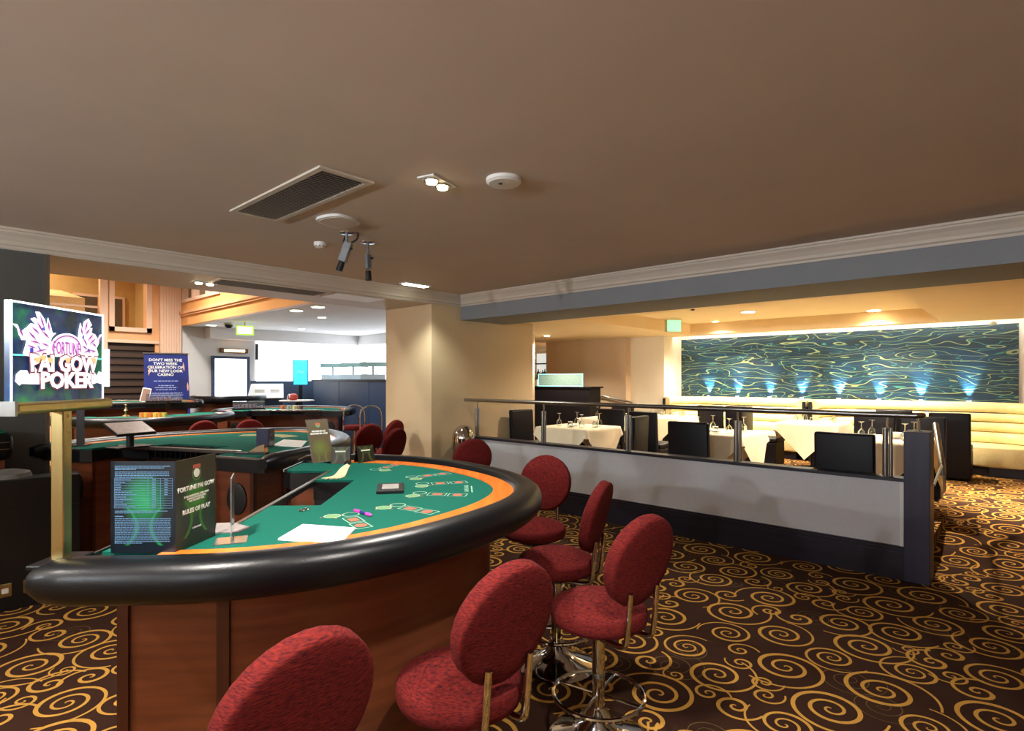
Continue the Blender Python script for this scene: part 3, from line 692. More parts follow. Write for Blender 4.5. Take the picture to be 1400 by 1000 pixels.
# white sheets
def flat(px, z): return [onZ(a, c, z) for a, c in px]
def slab_px(name, label, cat, px, z0, h, m, parent=None):
    c = sum((Vector(q) for q in flat(px, z0)), Vector())/len(px)
    b = B(); b.prism([(q.x-c.x, q.y-c.y) for q in flat(px, z0)], 0, h)
    return tag(obj(name, b, m, loc=(c.x, c.y, z0)), label, cat)
slab_px('paper_stack', 'bright white sheets of paper lying on the green felt', 'paper', [(380, 739), (466, 745), (486, 724), (414, 719)], TT, 0.006, m_white)
slab_px('grey_board', 'thin grey card lying between the rules card and the acrylic stand', 'card', [(294, 730), (325, 729), (342, 722), (318, 716), (296, 717)], TT, 0.004, mat('grey_card', (140, 130, 128), 0.7))
# round buttons near the well
for i, (x, y) in enumerate(((413, 699), (419, 697))):
    q = onZ(x, y, TT); b = B(); b.lathe([(0, 0), (0.013, 0), (0.014, 0.003), (0.009, 0.007), (0, 0.007)], seg=16)
    tag(obj('table_button', b, m_chrome, smooth=True, loc=q), ('left small metal button on the felt beside the well', 'right small metal button on the felt beside the well')[i], 'button')
# black shuffler tray
q = onZ(534, 670, TT); tr = thing('deck_tray', 'small black square tray with a grey insert in the middle of the felt', 'tray', q, T1ANG+0.15)
b = B(); b.bb((-0.10, -0.065, 0), (0.10, 0.065, 0.016)); obj('frame', b, m_rubber, tr, bevel=0.003)
b = B(); b.bb((-0.062, -0.04, 0.016), (0.062, 0.04, 0.018)); obj('insert', b, mat('grey_insert', (150, 146, 140), 0.5), tr)
# pen
a0 = onZ(485, 698, TT+0.006); a1 = onZ(508, 705, TT+0.006)
pen = thing('marker_pen', 'pink and blue marker pen lying on the felt', 'pen', a0, 0); dv = a1-a0
b = B(); b.tube([Vector(), dv*0.35], 0.0065, 10); obj('cap', b, mat('pink_plastic', (206, 60, 160), 0.4), pen, smooth=True)
b = B(); b.tube([dv*0.35, dv*0.68], 0.006, 10); obj('barrel', b, mat('navy_plastic', (34, 44, 110), 0.4), pen, smooth=True)
b = B(); b.tube([dv*0.68, dv*0.93, dv], [0.0065, 0.0065, 0.002], 10); obj('tip', b, mat('pink_plastic', (206, 60, 160)), pen, smooth=True)
# tilted notice in acrylic at the far wing
m_notice = print_glow_mat('notice_print', (84, 74, 52), (98, 116, 48), 0.07, 0.10, 0.07, 0.07)
q = onZ(442, 632, TT); ns = thing('tilted_notice', 'tall brown and green notice tilted in an acrylic holder at the far wing', 'notice', q, math.atan2(Rd.y, Rd.x)+0.75)
MT = Matrix.Rotation(math.radians(-16), 4, 'X')
b = B(); b.bb((-0.0, 0, 0.004), (0.145, 0.004, 0.29)); nb = obj('notice_card', b, m_notice, ns, loc=(-0.07, 0.0, 0), rot=(math.radians(-21), 0, 0))
b = B(); b.bb((-0.004, 0.004, 0.0), (0.149, 0.007, 0.30)); obj('acrylic_back', b, m_acryl, ns, loc=(-0.07, 0.0, 0), rot=(math.radians(-21), 0, 0))
b = B(); b.bb((-0.075, -0.02, 0), (0.08, 0.09, 0.003)); obj('foot', b, m_acryl, ns)
text('lettering', 'MINIMUM £5\nMAXIMUM £100', 0.017, m_printw, nb, (0.072, -0.001, 0.205), (PI/2, 0, 0), bold=0.0004)
b = B(); b.lathe([(0, 0), (0.016, 0), (0.016, 0.001), (0, 0.001)], seg=16); b.xf(Matrix.Translation((0.072, 0, 0.256)) @ Matrix.Rotation(PI/2, 4, 'X')); em = obj('emblem', b, m_printy, nb)
b = B(); b.bb((0.055, -0.0012, 0.258), (0.089, -0.0002, 0.272)); obj('emblem_banner', b, m_printr, em)
# small dark tent cards
m_small = print_glow_mat('small_card_print', (36, 32, 26), (78, 96, 44), 0.0, 0.08, 0.04, 0.03)
for i, (px, rr) in enumerate((((466, 634), 0.15), ((500, 632), 0.75))):
    q = onZ(px[0], px[1], TT); e = thing('tent_card', ('upright dark tent card behind the tassel', 'leaning dark tent card next to the rail')[i], 'card', q, math.atan2(Rd.y, Rd.x)+rr, 'small tent cards')
    b = B(); b.add([(-0.06, -0.02, 0), (0.06, -0.02, 0), (0.06, 0.01, 0.11), (-0.06, 0.01, 0.11), (-0.06, -0.017, 0), (0.06, -0.017, 0), (0.06, 0.012, 0.107), (-0.06, 0.012, 0.107)], [(0, 1, 2, 3), (7, 6, 5, 4), (0, 4, 5, 1), (1, 5, 6, 2), (2, 6, 7, 3), (3, 7, 4, 0)]); fr = obj('front_leaf', b, m_small, e)
    b = B(); b.add([(-0.06, 0.012, 0.11), (0.06, 0.012, 0.11), (0.06, 0.05, 0), (-0.06, 0.05, 0), (-0.06, 0.009, 0.11), (0.06, 0.009, 0.11), (0.06, 0.047, 0), (-0.06, 0.047, 0)], [(0, 1, 2, 3), (7, 6, 5, 4), (0, 4, 5, 1), (1, 5, 6, 2), (2, 6, 7, 3), (3, 7, 4, 0)]); obj('rear_leaf', b, m_rubber, e)
    b = B(); b.bb((-0.035, -0.0155, 0.075), (0.03, -0.0145, 0.083)); obj('print_line', b, m_printw, fr, rot=(0, 0, 0), loc=(0, 0.012, 0))
# bundle of cord
q = onZ(461, 652, TT+0.004); cb_ = thing('cord_bundle', 'pale frayed cord bundle lying in front of the tent cards', 'cord', q, 0)
for k in range(9):
    f = (k-4)/4; b = B()
    pth = [Fd*0.16*(1)+Rd*(0.012+0.012*f)+Vector((0, 0, 0.05-0.01*abs(f))), Fd*0.09+Rd*(0.012+0.02*f)+Vector((0, 0, 0.03)), Fd*0.02+Rd*(0.005+0.03*f), -Fd*(0.05+0.03*random.random())+Rd*(-0.02+0.045*f)]
    b.tube(catmull(pth, 4), 0.004, 6); obj('strand', b, mat('cream_cord', (214, 196, 160), 0.8), cb_, smooth=True)
b = B(); b.tube([Fd*0.15+Rd*0.012+Vector((0, 0, 0.05)), Fd*0.17+Rd*0.012+Vector((0, 0, 0.055))], 0.018, 10); obj('binding', b, m_rubber, cb_, smooth=True)
# ================================================================== LIT SIGN ON ITS POLE
sb = onZ(84, 770, FZ); DD = Vector((-0.7, 0.714, 0)).normalized()
sg = thing('illuminated_game_sign', 'lit game sign with white dragon artwork on a brass pole at the table corner', 'sign', (sb.x, sb.y, FZ), math.atan2(DD.y, DD.x))
# local x = away from camera along the sign, -y = face seen from camera side
lp = (sb.x, sb.y)
b = B(); b.bb((-0.018, -0.018, 0.012), (0.018, 0.018, 0.47)); pole = obj('pole', b, m_brass, sg, bevel=0.003)
for z in (0.40, 0.44):
    b = B(); b.cyl((0, -0.018, z), (0, -0.021, z), 0.004, seg=10); obj('screw', b, m_chrome, pole, smooth=True)
b = B(); b.bb((-0.07, -0.05, 0.0), (0.07, 0.05, 0.014)); obj('foot_plate', b, m_black, sg, bevel=0.004)
SW, SH = 0.36, 0.275; sx0 = -0.185
b = B(); b.bb((sx0-0.01, -0.03, 0.455), (sx0+SW+0.012, 0.03, 0.488)); bar = obj('brass_bar', b, m_brass, sg, bevel=0.009, seg=3)
b = B(); b.bb((sx0-0.018, -0.031, 0.452), (sx0-0.01, 0.031, 0.491)); obj('bar_end_cap', b, m_steel, bar)
Z0 = 0.488
b = B(); b.bb((sx0, -0.004, Z0), (sx0+SW, 0.012, Z0+SH)); pan = obj('picture_panel', b, sign_mat(), sg)
b = B(); w = 0.005
b.bb((sx0, -0.0065, Z0+SH-w), (sx0+SW, -0.004, Z0+SH)); b.bb((sx0, -0.0065, Z0), (sx0+w*0.8, -0.004, Z0+SH)); b.bb((sx0+SW-w*0.8, -0.0065, Z0), (sx0+SW, -0.004, Z0+SH)); obj('lit_border', b, m_led, sg)
b = B()
for x in (sx0+0.004, sx0+SW-0.044): b.bb((x, -0.006, Z0+SH*0.46), (x+0.04, -0.0042, Z0+SH*0.475))
obj('neon_streak', b, mat('teal_glow', (120, 240, 220), 0.4, emit=1.2, ecol=(90, 230, 200)), pan)
def sgpt(x, y):
    u = (x-20)/790.0; top = 75+115*u; bot = 915-45*u
    return (sx0+u*SW, Z0+SH*(1-(y-top)/(bot-top)))
def sign_poly(name, pts, m, depth, parent):
    pp = [sgpt(*q) for q in pts]; b = B(); b.prism(pp, 0, 0.0012); b.xf(Matrix.Translation((0, -0.004-depth, 0)) @ Matrix.Rotation(PI/2, 4, 'X')); return obj(name, b, m, parent)
m_pinkline = mat('magenta_line', (150, 70, 160), 0.4, emit=0.35, ecol=(150, 60, 160))
m_art = mat('white_artwork', (244, 240, 250), 0.4, emit=0.62, ecol=(250, 244, 255))
m_peachglow = mat('peach_glow', (255, 190, 140), 0.4, emit=0.5, ecol=(255, 176, 120))
dl = sign_poly('dragon_figure', [(28, 268), (62, 276), (88, 335), (130, 298), (162, 262), (196, 272), (158, 226), (190, 214), (216, 240), (196, 165), (228, 168), (268, 230), (282, 292), (294, 214), (316, 280), (330, 338), (362, 338), (322, 380), (314, 430), (330, 510), (205, 545), (120, 530), (103, 512), (120, 450), (128, 402), (92, 402), (74, 362), (62, 310)], m_art, 0.002, pan)
dr_ = sign_poly('dragon_figure', [(792, 348), (768, 352), (752, 392), (720, 348), (682, 334), (692, 296), (660, 292), (688, 274), (655, 218), (612, 244), (596, 312), (575, 253), (564, 310), (555, 372), (570, 424), (575, 512), (640, 545), (745, 540), (752, 512), (735, 462), (746, 442), (766, 410), (776, 372)], m_art, 0.002, pan)
sign_poly('claw_figure', [(48, 742), (56, 682), (88, 650), (132, 650), (150, 690), (190, 620), (242, 700), (240, 764), (90, 762), (78, 776)], m_art, 0.002, pan)
sign_poly('claw_figure', [(655, 770), (680, 620), (740, 690), (760, 652), (800, 668), (806, 742), (790, 756), (740, 745)], m_art, 0.002, pan)
for (pts, par) in (([(206, 446), (216, 450), (240, 486), (228, 482)], dl), ([(150, 470), (172, 462), (176, 500), (152, 512)], dl), ([(640, 462), (664, 474), (660, 500), (648, 486)], dr_), ([(240, 300), (262, 290), (268, 320), (250, 318)], dl), ([(588, 372), (606, 350), (602, 388)], dr_)):
    sign_poly('dark_accent', pts, mat('violet_accent', (60, 70, 160), 0.4, emit=0.4, ecol=(70, 80, 190)), 0.0034, par)
for (pts_, par) in (([(226, 190, 262, 300), (205, 250, 250, 330), (165, 290, 225, 350), (140, 330, 200, 400), (292, 240, 300, 320), (250, 330, 300, 380), (150, 400, 235, 430), (130, 440, 200, 470), (240, 420, 300, 450), (180, 500, 290, 470), (70, 300, 100, 370)], dl), ([(640, 240, 615, 320), (665, 300, 620, 350), (700, 345, 640, 400), (720, 380, 660, 430), (580, 290, 590, 350), (600, 380, 640, 440), (690, 420, 730, 450), (590, 440, 640, 470), (670, 480, 730, 490), (600, 500, 690, 470), (772, 370, 752, 420)], dr_)):
    for (xa, ya, xb, yb_) in pts_:
        nx_, ny_ = yb_-ya, -(xb-xa); ln_ = math.hypot(nx_, ny_); nx_, ny_ = nx_/ln_*7, ny_/ln_*7
        sign_poly('scale_line', [(xa, ya), ((xa+xb)/2+nx_, (ya+yb_)/2+ny_), (xb, yb_), ((xa+xb)/2-nx_, (ya+yb_)/2-ny_)], m_pinkline, 0.0034, par)
cxy = [(450+136*math.cos(a*PI/16), 465-125*math.sin(a*PI/16)) for a in range(-3, 20)]
disc = sign_poly('round_plaque', cxy, m_art, 0.0026, pan)
sign_poly('plaque_ring', [(450+128*math.cos(a*PI/16), 468-112*math.sin(a*PI/16)) for a in range(-1, 18)]+[(450+122*math.cos(a*PI/16), 470-104*math.sin(a*PI/16)) for a in range(17, -2, -1)], m_pinkline, 0.0036, disc)
def stext(s, size, x, y, m, dep, **k):
    u, v = sgpt(x, y); return text('sign_lettering', s, size, m, pan, (u, -0.004-dep, v), (PI/2, 0, 0), **k)
o = stext('FORTUNE', 0.027, 450, 470, m_pinkline, 0.0045); o.scale = (0.9, 2.0, 1)
m_whiteglow = m_led
o = stext('PAI GOW', 0.066, 440, 600, mat('rust_outline', (120, 60, 70), 0.4, emit=0.2, ecol=(140, 60, 80)), 0.0042, bold=0.0062); o.scale = (0.93, 1.0, 1)
o = stext('PAI GOW', 0.066, 440, 600, m_art, 0.0054, bold=0.0026); o.scale = (0.93, 1.0, 1)
o = stext('POKER', 0.064, 455, 735, mat('rust_outline', (0, 0, 0)), 0.0044, bold=0.0062); o.scale = (1.05, 1.0, 1)
o = stext('POKER', 0.064, 455, 735, m_art, 0.0056, bold=0.0026); o.scale = (1.05, 1.0, 1)
for (x, y) in ((200, 560), (245, 545), (300, 560), (450, 560), (690, 560)):
    sign_poly('peach_shade', [(x-24, y-16), (x+24, y-18), (x+14, y+22), (x-10, y+24)], m_peachglow, 0.0064, pan)
# second lit sign further back
q = at(156, 495, 2.6); s2 = thing('small_lit_sign', 'edge of another white lit sign just behind the dragon sign', 'sign', (q.x, q.y, 0), math.atan2(DD.y, DD.x))
q = onZ(110, 610, FZ); s2.location = (q.x, q.y, FZ); s2.rotation_euler = (0, 0, math.atan2(_R[1], _R[0])+0.2)
b = B(); b.bb((-0.02, -0.02, 0), (0.02, 0.02, 0.5)); obj('pole', b, m_black, s2)
b = B(); b.bb((-0.06, -0.04, 0), (0.06, 0.04, 0.01)); obj('foot_plate', b, m_black, s2)
b = B(); b.bb((-0.18, -0.012, 0.49), (0.21, 0.012, 0.80)); pn2 = obj('picture_panel', b, sign_mat(), s2)
b = B(); b.bb((0.17, -0.016, 0.49), (0.215, 0.0, 0.80)); b.bb((-0.18, -0.016, 0.785), (0.215, 0.0, 0.80)); obj('lit_border', b, m_led, s2)
# things on the second table
q = onZ(178, 612, FZ+0.001); mo = thing('tilted_monitor', 'small tilted monitor with a pale back on the second table', 'monitor', q, face(q)+PI+0.5)
b = B(); b.bb((-0.14, -0.09, 0), (0.14, 0.09, 0.012)); obj('base', b, m_rubber, mo, bevel=0.004)
b = B(); b.cyl((0, 0, 0.012), (0, 0.0, 0.12), 0.028); obj('neck', b, m_rubber, mo, smooth=True)
b = B(); b.box((0, 0, 0.15), (0.30, 0.22, 0.018), Matrix.Rotation(math.radians(22), 3, 'X')); sc = obj('screen_case', b, m_rubber, mo, bevel=0.005)
b = B(); b.box((0, -0.004, 0.161), (0.285, 0.205, 0.004), Matrix.Rotation(math.radians(22), 3, 'X')); obj('screen_face', b, mat('dusky_screen', (176, 152, 140), 0.4), sc)
q = onZ(363, 611, FZ+0.001); cbx = thing('card_box', 'dark blue box standing on the second table near its right wing', 'box', q, face(q)+PI-0.4)
b = B(); b.bb((-0.05, -0.06, 0), (0.05, 0.06, 0.15)); obj('body', b, mat('navy_box', (26, 24, 60), 0.4), cbx, bevel=0.003)
b = B(); b.bb((0.0501, -0.055, 0.01), (0.052, 0.055, 0.145)); obj('smoked_side', b, mat('smoked_plastic', (62, 60, 70), 0.2), cbx)
q = onZ(344, 621, FZ+0.001); sh = thing('card_shoe', 'low black card shoe on the right wing of the second table', 'card shoe', q, face(q)+PI-0.5)
b = B(); b.bb((-0.12, -0.03, 0), (0.12, 0.03, 0.012)); obj('plate', b, m_rubber, sh)
b = B(); b.add([(-0.02, -0.028, 0.012), (0.11, -0.028, 0.012), (0.11, 0.028, 0.012), (-0.02, 0.028, 0.012), (0.06, -0.028, 0.06), (0.11, -0.028, 0.075), (0.11, 0.028, 0.075), (0.06, 0.028, 0.06)], [(0, 3, 2, 1), (4, 5, 6, 7), (0, 1, 5, 4), (1, 2, 6, 5), (2, 3, 7, 6), (3, 0, 4, 7)]); obj('hood', b, m_chrome, sh)
slab_px('white_folder', 'white folder lying on the right end of the second table', 'folder', [(372, 610), (412, 612), (420, 604), (388, 602)], FZ+0.0006, 0.006, m_white)
# layout print on the second table
b = B()
loc2 = Vector((0.0, -0.25, FZ+0.0012))
for k in range(24):
    a0_ = -0.5+k*0.043+PI/2; r0, r1 = 0.52, 0.66
    a1_ = a0_+0.034
    b.add([(r*math.cos(a_), -0.62+r*1.25*math.sin(a_), FZ+0.001) for r, a_ in ((r0, a0_), (r1, a0_), (r1, a1_), (r0, a1_))], [(0, 1, 2, 3)])
obj('layout_arc', b, mat('cream_ink', (170, 168, 120), 0.8), [c for c in T2.children if c.name.startswith('felt_top')][0])
# chips on the third table
cols = [((226, 140, 60), 'orange'), ((230, 172, 70), 'amber'), ((222, 122, 50), 'deep orange'), ((236, 200, 90), 'yellow'), ((226, 150, 60), 'light orange'), ((196, 190, 80), 'olive yellow')]
for i, (c_, nm) in enumerate(cols):
    q = at(194+i*6.2, 566-i*0.9, 8.05); b = B()
    for k in range(8): b.lathe([(0, k*0.009), (0.032, k*0.009), (0.033, k*0.009+0.004), (0.032, k*0.009+0.0085), (0, k*0.009+0.0085)], seg=14)
    tag(obj('chip_stack', b, mat('chip_'+nm.replace(' ', '_'), c_, 0.5), smooth=True, loc=(q.x, q.y, FZ+0.001)), nm+' stack of gaming chips on the third table', 'chips', 'chip stacks')
for i, (c_, nm) in enumerate((((200, 110, 70), 'terracotta'), ((150, 170, 150), 'sage green'), ((214, 196, 130), 'sand yellow'), ((120, 80, 70), 'brown'))):
    q = at(387+i*8, 556, 10.3); b = B()
    for k in range(8): b.lathe([(0, k*0.009), (0.04, k*0.009), (0.041, k*0.009+0.004), (0.04, k*0.009+0.0085), (0, k*0.009+0.0085)], seg=14)
    tag(obj('chip_stack', b, mat('chip_'+nm.replace(' ', '_'), c_, 0.5), smooth=True, loc=(q.x, q.y, FZ+0.001)), nm+' stack of gaming chips on the far table', 'chips', 'chip stacks')
# acrylic chip guards
for (px, py, t_, zz, lab) in ((340, 553, 10.25, FZ, 'clear acrylic chip case on the far gaming table'), (224, 552, 9.9, 1.14*FZ, 'clear acrylic chip case before the blue banner')):
    q = at(px, py, t_); e = thing('chip_case', lab, 'case', (q.x, q.y, zz+0.001), face(q)+PI, 'acrylic chip cases')
    b = B(); b.bb((-0.26, -0.1, 0.03), (0.26, 0.1, 0.15)); obj('cover', b, m_acryl, e)
    b = B(); b.bb((-0.27, -0.11, 0), (0.27, 0.11, 0.03)); obj('tray', b, m_rubber, e)
    b = B()
    rr = random.Random(5)
    for k in range(8): b.bb((-0.24+k*0.061, -0.08, 0.03), (-0.20+k*0.061, 0.08, 0.03+rr.uniform(0.02, 0.07)))
    obj('chip_rows', b, mat('blue_chip_rows', (120, 140, 190), 0.5, rgb2=(190, 120, 110), scale=14), e)
# easel card and gold wheel ornament
q = at(199, 545, 9.8); e = thing('leaning_notice', 'small framed notice leaning before the blue banner', 'notice', (q.x, q.y, 1.14*FZ+0.001), face(q)+PI)
b = B(); b.box((0, 0, 0.13), (0.13, 0.008, 0.25), Matrix.Rotation(math.radians(-14), 3, 'X') @ Matrix.Rotation(math.radians(12), 3, 'Y')); obj('frame', b, m_white, e)
b = B(); b.box((0, -0.006, 0.13), (0.11, 0.004, 0.22), Matrix.Rotation(math.radians(-14), 3, 'X') @ Matrix.Rotation(math.radians(12), 3, 'Y')); obj('picture', b, mat('brown_print', (130, 100, 84), 0.5), e)
q = at(172, 556, 8.3); e = thing('roulette_turret', 'small brass turret ornament on the third table', 'ornament', (q.x, q.y, FZ+0.001))
b = B(); b.lathe([(0, 0), (0.05, 0), (0.045, 0.015), (0.012, 0.03), (0.012, 0.07), (0.028, 0.09), (0.012, 0.11), (0.008, 0.16), (0.016, 0.175), (0, 0.19)], seg=18); obj('turret', b, m_brass, e, smooth=True)
# tall round table with items
q = at(406, 556, 12.3); rt = thing('poseur_table', 'tall round table with a pale top before the cyan screen', 'table', (q.x, q.y, 0))
b = B(); b.lathe([(0, 1.12), (0.36, 1.12), (0.37, 1.135), (0.36, 1.15), (0, 1.15)], seg=28); obj('table_top', b, mat('pale_top', (222, 214, 204), 0.4), rt, smooth=True)
b = B(); b.cyl((0, 0, 0.03), (0, 0, 1.12), 0.035); obj('pedestal', b, m_black, rt, smooth=True)
b = B(); b.lathe([(0, 0), (0.26, 0), (0.25, 0.02), (0.04, 0.05), (0, 0.05)], seg=24); obj('base', b, m_black, rt, smooth=True)
q2 = at(401, 545, 12.25); e = thing('red_ball_telephone', 'red rounded telephone on the tall round table', 'telephone', (q2.x, q2.y, 1.151))
b = B(); b.lathe([(0, 0), (0.07, 0.0), (0.10, 0.05), (0.085, 0.11), (0.04, 0.14), (0, 0.145)], seg=20); obj('body', b, mat('red_gloss', (190, 60, 40), 0.3), e, smooth=True)
b = B(); b.tube(catmull([(-0.06, -0.1, 0.0), (-0.07, -0.09, 0.08), (-0.02, -0.08, 0.12), (0.03, -0.09, 0.06)], 4), 0.014, 8); obj('handset', b, m_plasticw, e, smooth=True)
# sloped white display board
q = at(363, 536, 12.9); e = thing('sloped_board', 'white sloped information board beneath the bright window', 'board', (q.x, q.y, 0), face(q)+PI)
b = B(); b.add([(-0.38, -0.16, 1.18), (0.38, -0.16, 1.18), (0.38, 0.12, 1.5), (-0.30, 0.12, 1.5), (-0.38, -0.12, 1.16), (0.38, -0.12, 1.16), (0.38, 0.16, 1.48), (-0.30, 0.16, 1.48)], [(0, 1, 2, 3), (7, 6, 5, 4), (0, 4, 5, 1), (1, 5, 6, 2), (2, 6, 7, 3), (3, 7, 4, 0)]); bd = obj('board', b, m_white, e)
b = B()
for x0 in (-0.22, 0.10):
    for k in range(3): b.add([(x0, -0.05+0.02*k-0.005, 1.305+0.0229*k+0.0), (x0+0.2, -0.05+0.02*k-0.005, 1.305+0.0229*k), (x0+0.2, -0.038+0.02*k-0.005, 1.319+0.0229*k), (x0, -0.038+0.02*k-0.005, 1.319+0.0229*k)], [(0, 1, 2, 3)])
obj('print_block', b, mat('grey_ink', (150, 140, 120), 0.6), bd)
b = B(); b.bb((-0.36, -0.1, 0), (0.36, 0.1, 1.2)); obj('cabinet', b, mat('blue_grey_laminate', (52, 68, 92), 0.4), e)
# black low cabinet with brass sockets at left
pA = onZ(0, 838, 0); pB = onZ(74, 822, 0); dv = (pB-pA); ang = math.atan2(dv.y, dv.x)
pB2 = pA+dv.normalized()*0.46
bc = thing('black_cabinet', 'long black low cabinet with brass socket plates at the left edge', 'cabinet', (pA.x, pA.y, 0), ang)
b = B(); b.bb((-0.9, 0, 0), (0.44, 0.2, 0.90)); obj('body', b, m_black, bc, bevel=0.004)
b = B(); b.bb((-0.9, -0.006, 0.68), (0.44, 0, 0.685)); obj('panel_joint', b, m_rubber, bc)
for x in (-0.01, 0.19):
    b = B(); b.bb((x-0.07, -0.008, 0.10), (x+0.07, 0, 0.19)); sp_ = obj('socket_plate', b, m_brass, bc, bevel=0.002)
    for k in (-1, 1):
        b = B(); b.bb((x+k*0.035-0.018, -0.010, 0.125), (x+k*0.035+0.018, -0.008, 0.16)); obj('socket', b, m_plasticw, sp_)
q = at(12, 652, 4.05); b = B(); b.lathe([(0, 0), (0.13, 0.0), (0.12, 0.03), (0.05, 0.05), (0, 0.05)], seg=18, sx=1.3); tag(obj('grey_cover', b, mat('grey_fabric', (110, 108, 104), 0.8), smooth=True, loc=(q.x, q.y, 0.901)), 'crumpled grey cloth on top of the black cabinet', 'cloth')
# chrome dome pedestal bin by the knee wall
q = onY(634, 606, 5.2); e = thing('dome_bin', 'chrome dome-topped pedestal bin in the corner by the column', 'bin', (q.x, q.y, 0))
b = B(); b.lathe([(0, 0), (0.15, 0), (0.15, 0.75), (0, 0.75)], seg=24); obj('body', b, m_steel, e, smooth=True)
b = B(); b.lathe([(0.0, 0.75), (0.155, 0.75), (0.155, 0.80), (0.145, 0.88), (0.105, 0.945), (0.05, 0.975), (0, 0.98)], seg=28); obj('dome_lid', b, m_chrome, e, smooth=True)
# ================================================================== HALL DETAILS
# shutter wall (X = HX, from pilaster to the left)
yS0 = onX(139, 500, HX).y; yS1 = onX(212, 500, HX).y; zS = onX(175, 469, HX).z
yP0 = onX(217, 500, HX).y; yP1 = onX(246, 500, HX).y
yW0 = onX(156, 420, HX).y; yW1 = onX(200, 420, HX).y; zW0 = onX(178, 448, HX).z
yO1 = onX(138, 420, HX).y; zO0 = zW0+0.0
b = B()
b.bb((HX-0.2, yS1, 0), (HX, yP1, 5.4))               # right of shutter up
b.bb((HX-0.2, yO1, zS), (HX, yS1, zW0))               # lintel band
b.bb((HX-0.2, yO1, zW0), (HX, yW0, 5.4)); b.bb((HX-0.2, yW1, zW0), (HX, yS1, 5.4)); b.bb((HX-0.2, yW0, 4.3), (HX, yW1, 5.4))
b.bb((HX-0.2, -3.6, 0), (HX, yO1-1.5, 5.4)); b.bb((HX-0.2, yO1-1.5, 0), (HX, yS0, zS+0.1)); b.bb((HX-0.2, yO1-1.5, 4.4), (HX, yO1, 5.4))
struct('wall_shutter', b, m_peach)
b = B(); w = 0.09
for (y0, y1, z0, z1) in ((yW0-w, yW0, zW0-w, 4.4), (yW1, yW1+w, zW0-w, 4.4), (yW0-w, yW1+w, zW0-w, zW0)): b.bb((HX, y0, z0), (HX+0.05, y1, z1))
struct('window_1', b, m_pil)
b = B(); b.bb((HX, yO1-0.02, zS-0.25), (HX+0.05, yO1+0.1, 4.4)); b.bb((HX, yO1+0.1, zS), (HX+0.03, yS1+0.2, zS+0.06)); struct('trim_6', b, m_pil)
sh_ = thing('slatted_shutter', 'dark brown slatted shutter closed across the hall opening', 'shutter', (HX, (yS0+yS1)/2, 0))
b = B(); b.bb((-0.12, -(yS1-yS0)/2, 0), (-0.06, (yS1-yS0)/2, zS)); obj('backing', b, mat('shutter_dark', (46, 34, 30), 0.6), sh_)
ms1 = mat('shutter_slat', (70, 52, 40), 0.5, var=0.1)
for k in range(16):
    z0 = 0.02+k*(zS-0.02)/16; b = B(); b.bb((-0.06, -(yS1-yS0)/2, z0), (-0.03, (yS1-yS0)/2, z0+(zS/16)*0.55)); obj('slat', b, ms1, sh_)
# balcony room seen through the openings (mezzanine)
b = B(); b.bb((HX-3.0, -3.6, 2.0), (HX-2.9, yP1, 5.4)); struct('wall_mezzanine', b, mat('ochre_paint', (196, 160, 100), 0.7, var=0.04, scale=4))
b = B(); b.bb((HX-3.0, -3.6, 2.2), (HX-0.2, yP1, 2.3)); struct('floor_mezzanine', b, m_dwall)
b = B(); b.bb((HX-3.0, yP1-0.1, 2.2), (HX-0.2, yP1, 5.4)); struct('wall_mezzanine_end', b, mat('ochre_paint', (196, 160, 100)))
for i, (y0, y1) in enumerate(((yW0+0.1, yW0+0.3), (yW0+0.5, yW0+0.9), (yW0+1.05, yW0+1.4))):
    e = thing('mezzanine_window', ('leftmost small window on the ochre mezzanine wall', 'middle small window on the ochre mezzanine wall', 'rightmost small window on the ochre mezzanine wall')[i], 'window', (HX-2.9, (y0+y1)/2-0.6, 2.85), 0, 'mezzanine windows')
    w_ = (y1-y0)/2; b = B(); b.bb((0, -w_-0.06, -0.06), (0.04, w_+0.06, 0.76)); obj('frame', b, m_pil, e)
    b = B(); b.bb((0.04, -w_, 0), (0.05, w_, 0.7)); obj('pane', b, mat('dim_pane', (96, 84, 66), 0.15), e)
b = B(); b.add([(HX-2.6, yO1-1.6, 3.3), (HX-0.3, yO1-1.6, 2.9), (HX-0.3, yO1-1.6, 3.2), (HX-2.6, yO1-1.6, 3.6), (HX-2.6, yO1-0.2, 3.3), (HX-0.3, yO1-0.2, 2.9), (HX-0.3, yO1-0.2, 3.2), (HX-2.6, yO1-0.2, 3.6)], [(0, 1, 2, 3), (7, 6, 5, 4), (0, 4, 5, 1), (1, 5, 6, 2), (2, 6, 7, 3), (3, 7, 4, 0)]); struct('stair_soffit', b, mat('ochre_light', (214, 184, 130), 0.7))
e = thing('mezzanine_railing', 'pale railing frame in the mezzanine opening at upper left', 'railing', (HX-0.1, yO1, 0))
b = B(); b.bb((-0.03, -1.0, zS), (0.03, -0.93, 4.3)); obj('upright', b, m_pil, e)
for z in (zW0+0.35, zW0+0.85): 
    b = B(); b.bb((-0.02, -1.5, z), (0.02, -0.02 if z < zW0+0.5 else -0.93, z+0.04)); obj('cross_bar', b, m_pil, e)
